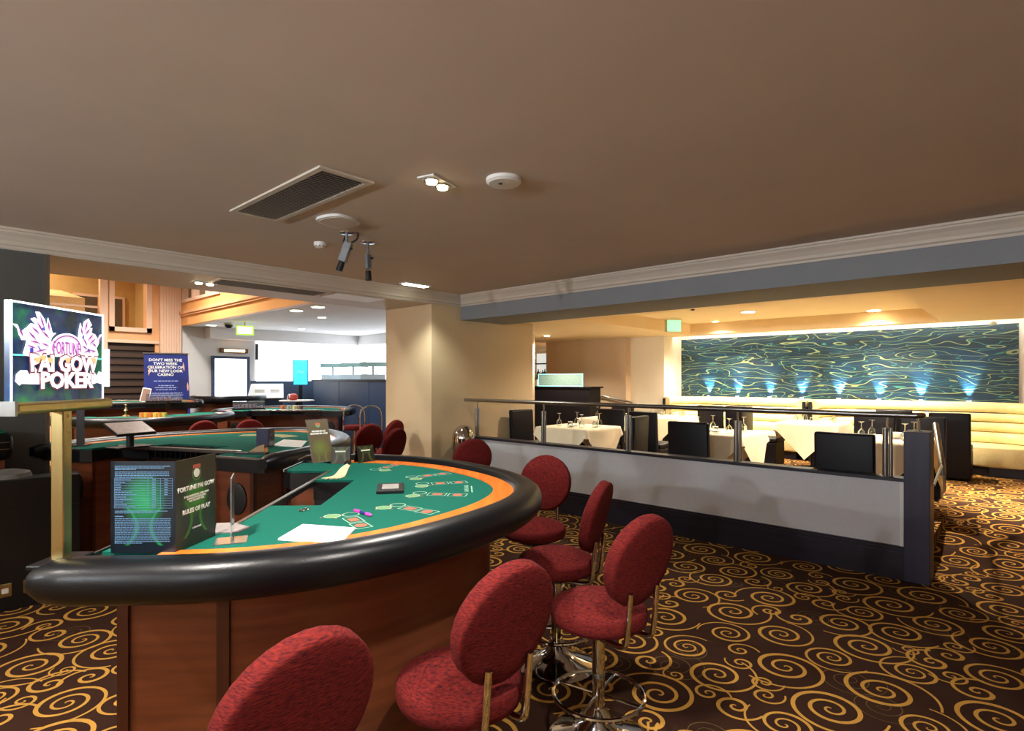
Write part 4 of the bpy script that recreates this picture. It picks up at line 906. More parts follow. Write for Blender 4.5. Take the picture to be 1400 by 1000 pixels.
# pilaster
e = thing('fluted_pilaster', 'pink-white fluted pilaster between the shutter and the balcony', 'pilaster', (HX, (yP0+yP1)/2, 0))
zcap = onX(230, 392, HX).z; wP = (yP1-yP0)
b = B(); b.bb((0, -wP/2, 0), (0.10, wP/2, zcap)); obj('shaft', b, m_pil, e)
for k in range(8):
    y = -wP/2+wP*(k+0.5)/8; b = B(); b.bb((0.10, y-wP*0.035, 0.2), (0.118, y+wP*0.035, zcap-0.06)); obj('flute_rib', b, m_pil, e)
b = B(); b.bb((0, -wP/2-0.03, zcap), (0.15, wP/2+0.03, zcap+0.05)); obj('cap_moulding', b, m_pil, e)
b = B(); b.bb((0, -wP/2-0.03, zcap+0.05), (0.12, wP/2+0.03, zcap+0.9)); obj('frieze_block', b, mat('rust_frieze', (176, 104, 58), 0.6, rgb2=(206, 140, 84), scale=30), e)
# balcony fascia with windows
zf0 = BALZ
b = B()
b.bb((HX, BALY, zf0), (BX, BALY+0.12, 3.28)); b.bb((HX, BALY, 3.28), (HX+0.18, BALY+0.12, 5.4)); b.bb((HX+2.2, BALY, 3.28), (BX, BALY+0.12, 5.4)); b.bb((HX+0.18, BALY, 4.2), (HX+2.2, BALY+0.12, 5.4))
struct('wall_balcony', b, mat('orange_fascia_paint', (228, 168, 104), 0.5, var=0.03, scale=3))
b = B(); b.bb((HX, BALY-0.05, 2.98), (BX, BALY, 3.04)); b.bb((HX, BALY-0.03, 2.94), (BX, BALY, 2.98)); struct('trim_7', b, m_peach)
b = B()
for (x0, x1) in ((0.18, 0.26), (0.74, 0.9), (1.5, 1.66), (2.12, 2.2)): b.bb((HX+x0, BALY-0.02, 3.28), (HX+x1, BALY+0.1, 4.2))
b.bb((HX+0.18, BALY-0.03, 3.22), (HX+2.2, BALY+0.1, 3.28)); struct('window_2', b, m_pil)
b = B(); b.bb((HX+0.18, BALY+0.08, 3.28), (HX+2.2, BALY+0.09, 4.2)); struct('window_3', b, mat('smoky_pane', (120, 96, 66), 0.1))
# far wall door and windows
yD0 = onX(293, 500, HX+0.02).y; yD1 = onX(337, 500, HX+0.02).y; zD = onX(315, 491, HX).z
m_day = mat('daylit_glass', (250, 252, 255), 0.3, emit=L_WIN, ecol=(240, 247, 255))
e = B(); e.bb((HX, yD0-0.06, 0), (HX+0.06, yD0, zD+0.06)); e.bb((HX, yD1, 0), (HX+0.06, yD1+0.06, zD+0.06)); e.bb((HX, yD0, zD), (HX+0.06, yD1, zD+0.06))
d1 = struct('door_1', e, mat('blue_grey_frame', (60, 70, 100), 0.5))
b = B(); b.bb((HX+0.001, yD0, 0.02), (HX+0.02, yD1, zD)); obj('lit_glass', b, m_day, d1)
yV0 = onX(350, 500, HX).y; zV0 = onX(400, 521, HX).z; 
b = B(); b.bb((HX+0.001, yV0, zV0), (HX+0.03, 8.66, 2.5)); w4 = struct('window_4', b, m_day)
b = B(); b.bb((HX+0.03, yV0-0.03, 2.06), (HX+0.06, yV0+0.03, 2.44)); obj('blind_edge', b, m_black, w4)
b = B(); b.bb((HX+0.3, 8.62, 1.3), (-7.55, 8.669, 2.5)); w5 = struct('window_5', b, m_day)
pX = onY(469, 490, 8.5); b = B(); b.bb((pX.x-0.12, 8.5, 1.3), (pX.x+0.12, 8.62, 2.5)); struct('wall_mullion', b, m_hall)
b = B(); b.bb((HX, yD1+0.1, 0.0), (HX+0.06, 8.6, zV0)); struct('wall_dado', b, mat('slate_blue_paint', (62, 78, 104), 0.5))
# wall heater lamp above the door
q = onX(319, 480, HX); e = thing('wall_heater', 'glowing horizontal wall heater lamp above the bright doorway', 'lamp', (HX+0.06, q.y, q.z))
b = B(); b.bb((-0.06, -0.31, -0.05), (0.0, 0.31, 0.05)); obj('casing', b, mat('brown_metal', (84, 60, 50), 0.4), e, bevel=0.01)
b = B(); b.tube([(0.012, -0.22, 0), (0.012, 0.22, 0)], 0.03, 10); obj('element', b, mat('glow_element', (255, 210, 150), 0.4, emit=5, ecol=(255, 200, 130)), e, smooth=True)
# hall exit sign hanging from the balcony
q = at(335, 452, 11.2); e = thing('exit_sign', 'glowing green exit sign hanging below the balcony', 'exit sign', (q.x, q.y, q.z), face(q)+PI)
b = B(); b.bb((-0.16, -0.04, -0.09), (0.16, 0.04, 0.09)); bx_ = obj('box', b, mat('green_glow', (170, 230, 60), 0.4, emit=1.0, ecol=(150, 220, 40)), e)
b = B(); b.bb((-0.135, -0.045, -0.07), (0.135, -0.04, 0.07)); obj('face', b, mat('yellow_white_glow', (250, 255, 200), 0.4, emit=2.2, ecol=(245, 255, 190)), bx_)
b = B(); b.cyl((0, 0, 0.09), (0, 0, BALZ-q.z), 0.012); obj('hanger', b, m_brass, e, smooth=True)
# dome camera on balcony underside, ceiling lights there
q = onZ(313, 442, BALZ); e = thing('dome_camera', 'small black dome camera under the balcony', 'camera', q)
b = B(); b.lathe([(0, 0), (0.09, 0), (0.09, -0.03), (0.0, -0.03)], seg=18); obj('mount', b, m_plasticw, e, smooth=True)
b = B(); b.lathe([(0.08, -0.03), (0.075, -0.07), (0.045, -0.105), (0, -0.115)], seg=18); obj('dome', b, m_black, e, smooth=True)
for i, (px, py, lab) in enumerate(((289, 444, 'round ceiling light under the balcony left of the exit sign'), (405, 424, 'round ceiling light under the balcony above the bright window'), (435, 419, 'round ceiling light under the balcony furthest right'))):
    q = onZ(px, py, BALZ); e = thing('ceiling_light', lab, 'light', q, 0, 'balcony ceiling lights')
    b = B(); b.lathe([(0, 0), (0.12, 0), (0.12, -0.012), (0.10, -0.014), (0, -0.014)], seg=20); obj('ring', b, m_plasticw, e, smooth=True)
    b = B(); b.lathe([(0, -0.0145), (0.095, -0.0145), (0.09, -0.02), (0, -0.02)], seg=20); obj('lamp', b, m_lampc, e, smooth=True)
# roll-up banner
q = at(228, 520, 11.15); bn = thing('rollup_banner', 'dark blue roll-up banner with white celebration lettering', 'banner', (q.x, q.y, 0), face(q)+PI)
m_ban = mat('navy_banner', (26, 36, 96), 0.5, rgb2=(36, 50, 130), scale=3)
b = B(); b.add([(-0.38, 0, 0.05), (0.44, 0, 0.05), (0.36, 0, 2.1), (-0.38, 0, 2.1), (-0.38, 0.01, 0.05), (0.44, 0.01, 0.05), (0.36, 0.01, 2.1), (-0.38, 0.01, 2.1)], [(0, 1, 2, 3), (7, 6, 5, 4), (0, 4, 5, 1), (1, 5, 6, 2), (2, 6, 7, 3), (3, 7, 4, 0)]); bs = obj('banner_sheet', b, m_ban, bn)
b = B(); b.bb((-0.40, -0.012, 2.1), (0.37, 0.014, 2.125)); obj('top_bar', b, m_steel, bn)
b = B(); b.bb((-0.42, -0.12, 0), (0.46, 0.12, 0.06)); obj('base_case', b, m_steel, bn, bevel=0.01)
for k, (s, sz) in enumerate((("DON'T MISS THE", 0.075), ('TWO WEEK', 0.075), ('CELEBRATION OF', 0.075), ('OUR NEW LOOK', 0.075), ('CASINO', 0.075))):
    text('lettering', s, sz, m_printw, bs, (-0.02, -0.003, 1.98-k*0.072), (PI/2, 0, 0), bold=0.001)
for k, (w_, z) in enumerate(((0.42, 1.56), (0.26, 1.47), (0.38, 1.43), (0.34, 1.39), (0.55, 1.32), (0.58, 1.28), (0.56, 1.22), (0.52, 1.18), (0.36, 1.11))):
    b = B(); x = -w_/2; rr = random.Random(k)
    while x < w_/2: ww = rr.uniform(0.02, 0.07); b.bb((x-0.01, -0.003, z), (min(x+ww, w_/2)-0.01, -0.001, z+0.016)); x += ww+0.012
    obj('small_lettering', b, mat('lilac_ink', (150, 160, 206), 0.6), bs)
for (x, z, a_) in ((-0.29, 1.76, 0.15), (0.29, 1.85, -0.1), (0.36, 1.45, -0.05)):
    b = B(); b.lathe([(0, -0.09), (0.012, -0.03), (0.014, 0.02), (0, 0.1)], seg=8, sy=0.1); obj('printed_flame', b, mat('flame_ink', (226, 160, 130), 0.6), bs, loc=(x, -0.003, z), rot=(0, a_, 0))
# blue counter partition and machines behind
yC = 6.5; cx0 = onY(428, 520, yC).x
m_count = mat('blue_counter_laminate', (48, 66, 94), 0.35, var=0.06, scale=3)
e = thing('blue_counter', 'tall slate blue counter front below the bright windows', 'counter', (cx0, yC, 0))
xs = [0, 1.12, 2.24, 3.36, 4.48]
for k in range(4):
    b = B(); b.bb((xs[k]+0.006, 0, 0.06), (xs[k+1]-0.006, 0.05, 1.56)); obj('front_panel', b, m_count, e, bevel=0.003)
b = B(); b.bb((0, 0.02, 0), (4.48, 0.4, 1.56)); obj('carcass', b, m_black, e)
b = B(); b.bb((-0.03, -0.03, 1.56), (4.48, 0.41, 1.6)); obj('counter_top', b, m_black, e, bevel=0.004)
for i, px in enumerate((455, 483, 510)):
    q = onY(px, 512, yC+1.0); e = thing('slot_machine_topper', ('leftmost pale machine top with red-ended sign above the blue counter', 'middle pale machine top with red-ended sign above the blue counter', 'rightmost pale machine top with red-ended sign above the blue counter')[i], 'machine', (q.x, q.y, 0), face(q)+PI, 'machines behind the blue counter')
    b = B(); b.bb((-0.28, 0, 0), (0.28, 0.4, 1.72)); obj('cabinet', b, mat('pale_machine', (206, 220, 226), 0.4), e)
    b = B(); b.bb((-0.3, -0.05, 1.9), (0.3, 0.2, 2.0)); sgn = obj('sign_bar', b, mat('pale_green_bar', (170, 205, 200), 0.4), e)
    b = B(); b.bb((0.3, -0.05, 1.9), (0.36, 0.2, 2.0)); obj('red_end', b, m_printr, sgn)
    b = B(); b.bb((-0.02, 0.05, 1.72), (0.02, 0.1, 1.9)); obj('stem', b, m_plasticg, e)
# cyan totem screen
q = at(411, 508, 13.3); e = thing('totem_screen', 'bright cyan portrait screen on a dark pole before the windows', 'screen', (q.x, q.y, 0), face(q)+PI)
b = B(); b.bb((-0.17, -0.03, 1.46), (0.17, 0.03, 2.06)); cs = obj('frame', b, mat('teal_frame', (40, 90, 120), 0.4), e)
b = B(); b.bb((-0.15, -0.034, 1.48), (0.15, -0.03, 2.04)); sf = obj('display', b, mat('cyan_display', (40, 190, 220), 0.3, rgb2=(90, 225, 240), scale=6, emit=1.1, ecol=(30, 180, 220)), e)
text('display_lettering', 'Play', 0.08, m_printw, sf, (0, -0.036, 1.78), (PI/2, 0, 0)); 
b = B(); b.bb((-0.04, -0.02, 0), (0.04, 0.02, 1.46)); obj('pole', b, m_black, e)
b = B(); b.lathe([(0, 0), (0.25, 0), (0.24, 0.02), (0, 0.03)], seg=20); obj('base', b, m_black, e, smooth=True)
b = B(); b.cyl((0, 0, 2.06), (0.03, 0, 2.14), 0.012); obj('top_arm', b, m_plasticg, e, smooth=True)
# ================================================================== CEILING FITTINGS
def vent(label, x0, x1, y0, y1, z, slats_along='x', n=24, group=None):
    e = thing('ceiling_vent', label, 'vent', ((x0+x1)/2, (y0+y1)/2, z), 0, group); hx, hy = (x1-x0)/2, (y1-y0)/2; w = 0.035
    for (a, c, d, f) in ((-hx-w, -hy-w, hx+w, -hy), (-hx-w, hy, hx+w, hy+w), (-hx-w, -hy, -hx, hy), (hx, -hy, hx+w, hy)):
        b = B(); b.bb((a, c, -0.012), (d, f, 0)); obj('frame_bar', b, m_trim, e)
    b = B(); b.bb((-hx, -hy, -0.002), (hx, hy, 0.0)); obj('dark_void', b, m_rubber, e)
    for k in range(n):
        b = B()
        if slats_along == 'y':
            x = -hx+2*hx*(k+0.5)/n; b.box((x, 0, -0.008), (2*hx/n*0.62, 2*hy, 0.003), Matrix.Rotation(0.5, 3, 'Y'))
        else:
            y = -hy+2*hy*(k+0.5)/n; b.box((0, y, -0.008), (2*hx, 2*hy/n*0.55, 0.003), Matrix.Rotation(0.5, 3, 'X'))
        obj('slat', b, m_grille, e)
    return e
vent('large rectangular grey ceiling vent with fine slats', -4.06, -2.90, 1.62, 1.90, ZC, 'y', 40)
vent('long narrow vent in the white soffit of the opening', -6.34, -5.99, 2.25, 3.42, SZ, 'y', 9)
e = thing('soffit_panel', 'plain white access panel in the soffit beside the long vent', 'panel', (-6.16, 3.86, SZ)); b = B(); b.bb((-0.2, -0.34, -0.012), (0.2, 0.34, 0)); obj('cover', b, m_plasticw, e, bevel=0.003)
def twin(label, x, y, z, energy, ang=0.0, tgt=None, group='twin downlights', size=2.2):
    e = thing('twin_downlight', label, 'downlight', (x, y, z), ang, group)
    b = B(); b.bb((-0.06, -0.12, -0.01), (0.06, 0.12, 0)); obj('plate', b, m_plasticw, e, bevel=0.004)
    for k in (-1, 1):
        b = B(); b.lathe([(0.0, -0.0105), (0.045, -0.0105), (0.045, -0.02), (0.032, -0.018), (0, -0.018)], c=(0, k*0.055, 0), seg=18); rg = obj('bezel', b, m_chrome, e, smooth=True)
        b = B(); b.lathe([(0, -0.0185), (0.034, -0.0185), (0.03, -0.03), (0, -0.034)], c=(0, k*0.055, 0), seg=16); obj('lamp', b, m_lampw, rg, smooth=True)
        p = e.location+Vector((-math.sin(ang)*k*0.055, math.cos(ang)*k*0.055, -0.05))
        spot('downlight_beam', p, energy/2, HALO, size=size, blend=0.7, rad=0.035, target=(p.x, p.y, 0) if tgt is None else tgt)
twin('glaring twin halogen downlight beside the round ceiling speaker', -2.583, 2.185, ZC, L_MAIN, 0.25)
twin('twin halogen downlight in the white soffit of the opening', -6.33, 2.2, SZ, L_MAIN*0.5, 0)
for i, (l_, t_) in enumerate(((0.45, 0.9), (-1.15, 1.05), (-3.0, 0.8), (0.6, -1.5), (-2.0, -1.5))):
    p = lat(l_, t_); twin('twin halogen downlight %s' % ('directly above the camera', 'above the near end of the nearest table', 'above the black cabinet', 'behind the camera on the dining side', 'behind the camera on the casino side')[i], p.x, p.y, ZC, L_MAIN*(1.0, 1.7, 1.3, 0.8, 0.8)[i], 0.3)
e = thing('square_downlight', 'cool white square downlight by the corner of the cornice', 'downlight', (-5.58, 4.37, ZC))
b = B(); b.bb((-0.07, -0.2, -0.012), (0.07, 0.2, 0)); obj('plate', b, m_plasticw, e); b = B(); b.bb((-0.05, -0.17, -0.02), (0.05, 0.17, -0.012)); obj('lamp', b, m_lampc, e)
spot('square_downlight_beam', (-5.58, 4.37, ZC-0.05), L_MAIN*0.5, (0.95, 1.0, 0.9), size=2.2)
q = onZ(689, 245, ZC); e = thing('ceiling_speaker', 'white round ceiling speaker disc right of the glaring downlight', 'speaker', q)
b = B(); b.lathe([(0, 0), (0.105, 0), (0.105, -0.018), (0.09, -0.03), (0, -0.034)], seg=30); obj('disc', b, m_plasticw, e, smooth=True, ang=25)
b = B(); b.cyl((0, -0.03, -0.034), (0, -0.03, -0.037), 0.012, seg=10); obj('centre_mark', b, m_rubber, e)
q = onZ(465, 301, ZC); e = thing('triangular_detector', 'rounded triangular white ceiling plate next to the security cameras', 'detector', q, 0.2)
tri = []
cs_ = [onZ(432, 298, ZC)-q, onZ(492, 303, ZC)-q, onZ(463, 309, ZC)-q, onZ(462, 292, ZC)-q]
order = [cs_[0], cs_[2], cs_[1], cs_[3]]
R0 = Matrix.Rotation(-0.2, 3, 'Z'); pts = [R0 @ v for v in order]
loop = catmull([pts[-1]]+pts+pts[:2], 5)[5:25]
b = B(); b.prism([(v.x, v.y) for v in loop], -0.02, 0); obj('rim', b, m_plasticw, e, smooth=True)
b = B(); b.prism([(v.x*0.86, v.y*0.86) for v in loop], -0.023, -0.02); obj('cover', b, m_ceil, e)
q = onZ(438, 334, ZC); q = onZ(438, 332, ZC); e = thing('smoke_detector', 'small white smoke detector on the ceiling left of the cameras', 'smoke detector', q)
b = B(); b.lathe([(0, 0), (0.055, 0), (0.055, -0.02), (0.05, -0.035), (0.03, -0.045), (0, -0.045)], seg=20); obj('body', b, m_plasticw, e, smooth=True, ang=30)
for k in range(10):
    a = 2*PI*k/10; b = B(); b.box((0.048*math.cos(a), 0.048*math.sin(a), -0.034), (0.012, 0.006, 0.006), Matrix.Rotation(a+PI/2, 3, 'Z')); obj('slot', b, m_rubber, e)
def sec_camera(label, px, py, body_dir, drop, cable):
    q = onZ(px, py, ZC); e = thing('security_camera', label, 'security camera', q, 0, 'ceiling security cameras')
    b = B(); b.lathe([(0, 0), (0.06, 0), (0.058, -0.008), (0.02, -0.012), (0, -0.012)], seg=20); obj('ceiling_plate', b, m_chrome, e, smooth=True)
    b = B(); b.cyl((0, 0, -0.01), (0, 0, -drop), 0.011); obj('stem', b, m_plasticg, e, smooth=True)
    d = Vector(body_dir).normalized(); c0 = Vector((0, 0, -drop)); 
    M = d.to_track_quat('Z', 'Y').to_matrix()
    b = B(); b.box(c0+d*0.03, (0.062, 0.062, 0.16) if cable else (0.045, 0.045, 0.12), M); bd = obj('body', b, m_plasticg, e, bevel=0.006)
    b = B(); b.cyl(c0+d*0.11, c0+d*0.19, 0.024, 0.027); obj('lens_barrel', b, m_rubber, bd, smooth=True)
    if cable:
        s_ = c0-d*0.05; b = B(); b.tube(catmull([s_+Rd*0.02, s_+Rd*0.055-d*0.03, s_+Rd*0.045-d*0.08, s_-d*0.095, s_-Rd*0.04-d*0.07, s_-Rd*0.045-d*0.0], 5), 0.008, 8); obj('cable', b, m_rubber, e, smooth=True)
    b = B(); b.cyl(c0+Rd*0.012, c0+Rd*0.045, 0.01); obj('knob', b, m_rubber, e, smooth=True)
sec_camera('grey security camera with looped black cable angled down under the ceiling', 474, 318, (-0.35*_R[0], -0.35*_R[1], -1), 0.13, True)
sec_camera('slimmer security camera hanging straight down right of the cabled one', 503, 331, (0.05, 0, -1), 0.14, False)
# ================================================================== DINING AREA
TZ = RF+0.75
def cloth_mesh(hs=0.42, D=0.98, n=44):
    "square cloth laid diagonally: points hang from the middle of each side"
    b = B(); vs_ = []; fs = []; c = D/math.sqrt(2)
    for i in range(n+1):
        for j in range(n+1):
            p = -c+2*c*i/n; q = -c+2*c*j/n; x = (p-q)/math.sqrt(2); y = (p+q)/math.sqrt(2)
            ax, ay = max(abs(x)-hs, 0), max(abs(y)-hs, 0); sx = 1 if x > 0 else -1; sy = 1 if y > 0 else -1
            cx_ = max(-hs, min(hs, x)); cy_ = max(-hs, min(hs, y))
            if ax and ay: vs_.append((cx_+sx*(0.012+ax*0.35), cy_+sy*(0.012+ay*0.35), -(ax+ay)*0.85))
            elif ax: vs_.append((cx_+sx*(0.012+0.14*ax+0.02*math.sin(y*9)*ax), cy_*(1-0.12*ax), -ax*0.98))
            elif ay: vs_.append((cx_*(1-0.12*ay), cy_+sy*(0.012+0.14*ay+0.02*math.sin(x*9)*ay), -ay*0.98))
            else: vs_.append((cx_, cy_, 0))
    for i in range(n):
        for j in range(n): a = i*(n+1)+j; fs.append((a, a+n+1, a+n+2, a+1))
    b.add(vs_, fs); return b
CL = mesh('tablecloth', cloth_mesh(), True, ang=75)
def dining_table(px, py, label, clabel, rz=0.0, cloth=True):
    q = onZ(px, py, TZ) if not isinstance(px, Vector) else px
    t = thing('dining_table', label, 'table', (q.x, q.y, RF), rz, 'dining tables')
    b = B(); b.bb((-0.41, -0.41, 0.715), (0.41, 0.41, 0.745)); obj('table_top', b, m_brownl, t)
    b = B(); b.cyl((0, 0, 0.02), (0, 0, 0.715), 0.04); obj('pedestal', b, m_black, t, smooth=True)
    b = B(); b.bb((-0.22, -0.22, 0), (0.22, 0.22, 0.02)); obj('foot', b, m_black, t)
    c = link('tablecloth', CL, m_cloth, None, (q.x, q.y, RF+0.75), (0, 0, rz)); tag(c, clabel, 'tablecloth', 'cream tablecloths')
    return q
TAB = {}
TAB['a'] = dining_table(Vector((-4.72, 6.62, 0)), 0, 'dining table nearest the column wall, behind the left end of the rail', 'cream tablecloth with hanging corners on the table nearest the column wall')
TAB['b'] = dining_table(Vector((-5.35, 8.55, 0)), 0, 'dining table in front of the dark bar stand', 'cream tablecloth on the table in front of the dark bar stand')
TAB['c'] = dining_table(911, 569, 'dining table before the left end of the cream booth', 'brightly lit cream tablecloth before the left end of the cream booth')
TAB['d'] = dining_table(984, 590, 'dining table just behind the middle of the rail', 'cream tablecloth just behind the middle of the rail')
TAB['e'] = dining_table(1112, 577, 'dining table before the gap between the two booths', 'cream tablecloth with a long hanging corner before the gap between the booths')
TAB['f'] = dining_table(1212, 599, 'dining table beside the dark end post', 'cream tablecloth beside the dark end post')
def make_chair(label):
    c = thing('dining_chair', label, 'chair', (0, 0, 0), 0, 'dark dining chairs')
    b = B(); b.bb((-0.23, -0.21, 0.03), (0.23, 0.26, 0.40)); obj('seat_base', b, m_brownl, c, bevel=0.012)
    b = B(); b.bb((-0.23, -0.19, 0.401), (0.23, 0.275, 0.48)); obj('seat_cushion', b, m_brownl, c, bevel=0.025, smooth=True, seg=3)
    b = B(); b.add([(-0.235, -0.30, 0.03), (0.235, -0.30, 0.03), (0.235, -0.215, 0.03), (-0.235, -0.215, 0.03), (-0.235, -0.34, 0.95), (0.235, -0.34, 0.95), (0.235, -0.265, 0.95), (-0.235, -0.265, 0.95)], [(0, 3, 2, 1), (4, 5, 6, 7), (0, 1, 5, 4), (1, 2, 6, 5), (2, 3, 7, 6), (3, 0, 4, 7)]); obj('backrest', b, m_brownl, c, bevel=0.022, smooth=True, seg=3)
    for sx in (-1, 1):
        for sy in (-0.26, 0.22):
            b = B(); b.cyl((sx*0.19, sy, 0), (sx*0.19, sy, 0.03), 0.02, seg=10); obj('foot', b, m_black, c)
    return c
chair0 = None
FACE = {'+x': -PI/2, '-x': PI/2, '+y': 0.0, '-y': PI}
def chair(px, py, f, label, dz=0.0, extra=0.0):
    global chair0
    q = onZ(px, py, RF+0.95+dz) if not isinstance(px, Vector) else px
    a = FACE[f]+extra; d = Vector((-math.sin(a), math.cos(a), 0)); loc = Vector((q.x, q.y, RF))+d*0.30
    if isinstance(px, Vector): loc = Vector((q.x, q.y, RF))
    if chair0 is None: chair0 = make_chair(label); chair0.location = loc; chair0.rotation_euler = (0, 0, a); return
    dup(chair0, loc, a, label)
chair(Vector((-5.47, 6.55, 0)), 0, '+x', 'dark chair between the column wall and the first cream table', extra=-0.08)
chair(Vector((-4.85, 7.40, 0)), 0, '-y', 'dark chair on the far side of the table nearest the column wall')
chair(Vector((-3.93, 6.40, 0)), 0, '-x', 'dark chair to the right of the table nearest the column wall', extra=0.1)
chair(878, 563, '+y', 'dark chair seen from behind left of the middle rail post')
chair(941, 577, '+y', 'dark chair seen from behind directly under the rail, left of the fourth post')
chair(at(971, 551, 10.2)+Vector((0, 0.3, 0)), 0, '+y', 'left of two dark chairs side by side facing the cream booth')
chair(at(1010, 553, 10.0)+Vector((0, 0.3, 0)), 0, '+y', 'right of two dark chairs side by side facing the cream booth')
chair(Vector((TAB['e'].x-0.72, TAB['e'].y-0.12, 0)), 0, '+x', 'dark brown chair in side view left of the table between the booths')
chair(1154, 592, '+y', 'wide dark chair seen from behind nearest the dark end post')
chair(Vector((TAB['f'].x-0.30, TAB['f'].y+0.80, 0)), 0, '-y', 'left of two dark chairs facing the camera beyond the table by the end post')
chair(Vector((TAB['f'].x+0.22, TAB['f'].y+0.80, 0)), 0, '-y', 'right of two dark chairs facing the camera beyond the table by the end post')
chair(at(1222, 557, 8.6)+Vector((0, 0.3, 0)), 0, '+y', 'dark chair facing the right booth above the rail end')
chair(at(1298, 557, 7.9)+Vector((0, 0.3, 0)), 0, '+y', 'tall dark chair seen from behind right of the dark end post')
chair(Vector((-5.75, 9.25, 0)), 0, '-y', 'dark chair at the table in front of the bar stand')
# glasses: wine glasses turned upside down, tumblers
def make_wine(label):
    g = thing('wine_glass', label, 'glass', (0, 0, 0), 0, 'upside-down wine glasses')
    b = B(); b.lathe([(0.034, 0), (0.040, 0.03), (0.036, 0.07), (0.018, 0.095), (0.005, 0.105), (0.003, 0.105), (0.015, 0.092), (0.033, 0.07), (0.037, 0.03), (0.031, 0.0)], seg=16); obj('bowl', b, m_glass, g, smooth=True)
    b = B(); b.cyl((0, 0, 0.105), (0, 0, 0.175), 0.004, seg=8); obj('stem', b, m_glass, g, smooth=True)
    b = B(); b.lathe([(0, 0.172), (0.005, 0.172), (0.034, 0.182), (0.034, 0.185), (0, 0.186)], seg=16); obj('foot', b, m_glass, g, smooth=True)
    return g
def make_tumbler(label):
    g = thing('tumbler', label, 'glass', (0, 0, 0), 0, 'upside-down tumblers')
    b = B(); b.lathe([(0.040, 0), (0.033, 0.085), (0.0, 0.088), (0.0, 0.076), (0.03, 0.074), (0.037, 0.0)], seg=16); obj('body', b, m_glass, g, smooth=True); return g
names = {'a': 'nearest the column wall', 'b': 'in front of the bar stand', 'c': 'before the left end of the booth', 'd': 'just behind the middle of the rail', 'e': 'between the two booths', 'f': 'beside the dark end post'}
offs = [(-0.22, -0.16), (0.2, -0.2), (0.24, 0.18), (-0.18, 0.22)]
wn = ['left front', 'right front', 'right rear', 'left rear']
wine0 = tum0 = None
for k, q in TAB.items():
    for i, (dx, dy) in enumerate(offs):
        if k in ('b', 'e') and i == 1: continue
        lab = 'wine glass, %s, on the table %s' % (wn[i], names[k])
        P = (q.x+dx, q.y+dy, RF+0.7505)
        if wine0 is None: wine0 = make_wine(lab); wine0.location = P
        else: dup(wine0, P, 0, lab)
    for i, (dx, dy) in enumerate(((0.05, -0.26), (0.30, -0.02))):
        lab = 'tumbler at the %s of the table %s' % (('front edge', 'right edge')[i], names[k]); P = (q.x+dx, q.y+dy, RF+0.7505)
        if tum0 is None: tum0 = make_tumbler(lab); tum0.location = P
        else: dup(tum0, P, 0, lab)
b = B(); b.lathe([(0, 0), (0.045, 0), (0.075, 0.05), (0.08, 0.07), (0.076, 0.07), (0.07, 0.05), (0.04, 0.008), (0, 0.008)], seg=20); tag(obj('cream_bowl', b, m_white, smooth=True, loc=(TAB['f'].x+0.1, TAB['f'].y-0.05, RF+0.7505)), 'small pale bowl on the table beside the dark end post', 'bowl')
for i, k in enumerate('abd'):
    q = TAB[k]; b = B(); b.lathe([(0, 0), (0.055, 0), (0.085, 0.012), (0.085, 0.016), (0.05, 0.006), (0, 0.006)], seg=20); tag(obj('side_plate', b, m_white, smooth=True, loc=(q.x-0.05, q.y-0.05, RF+0.7505)), 'white side plate on the table '+names[k], 'plate', 'side plates')
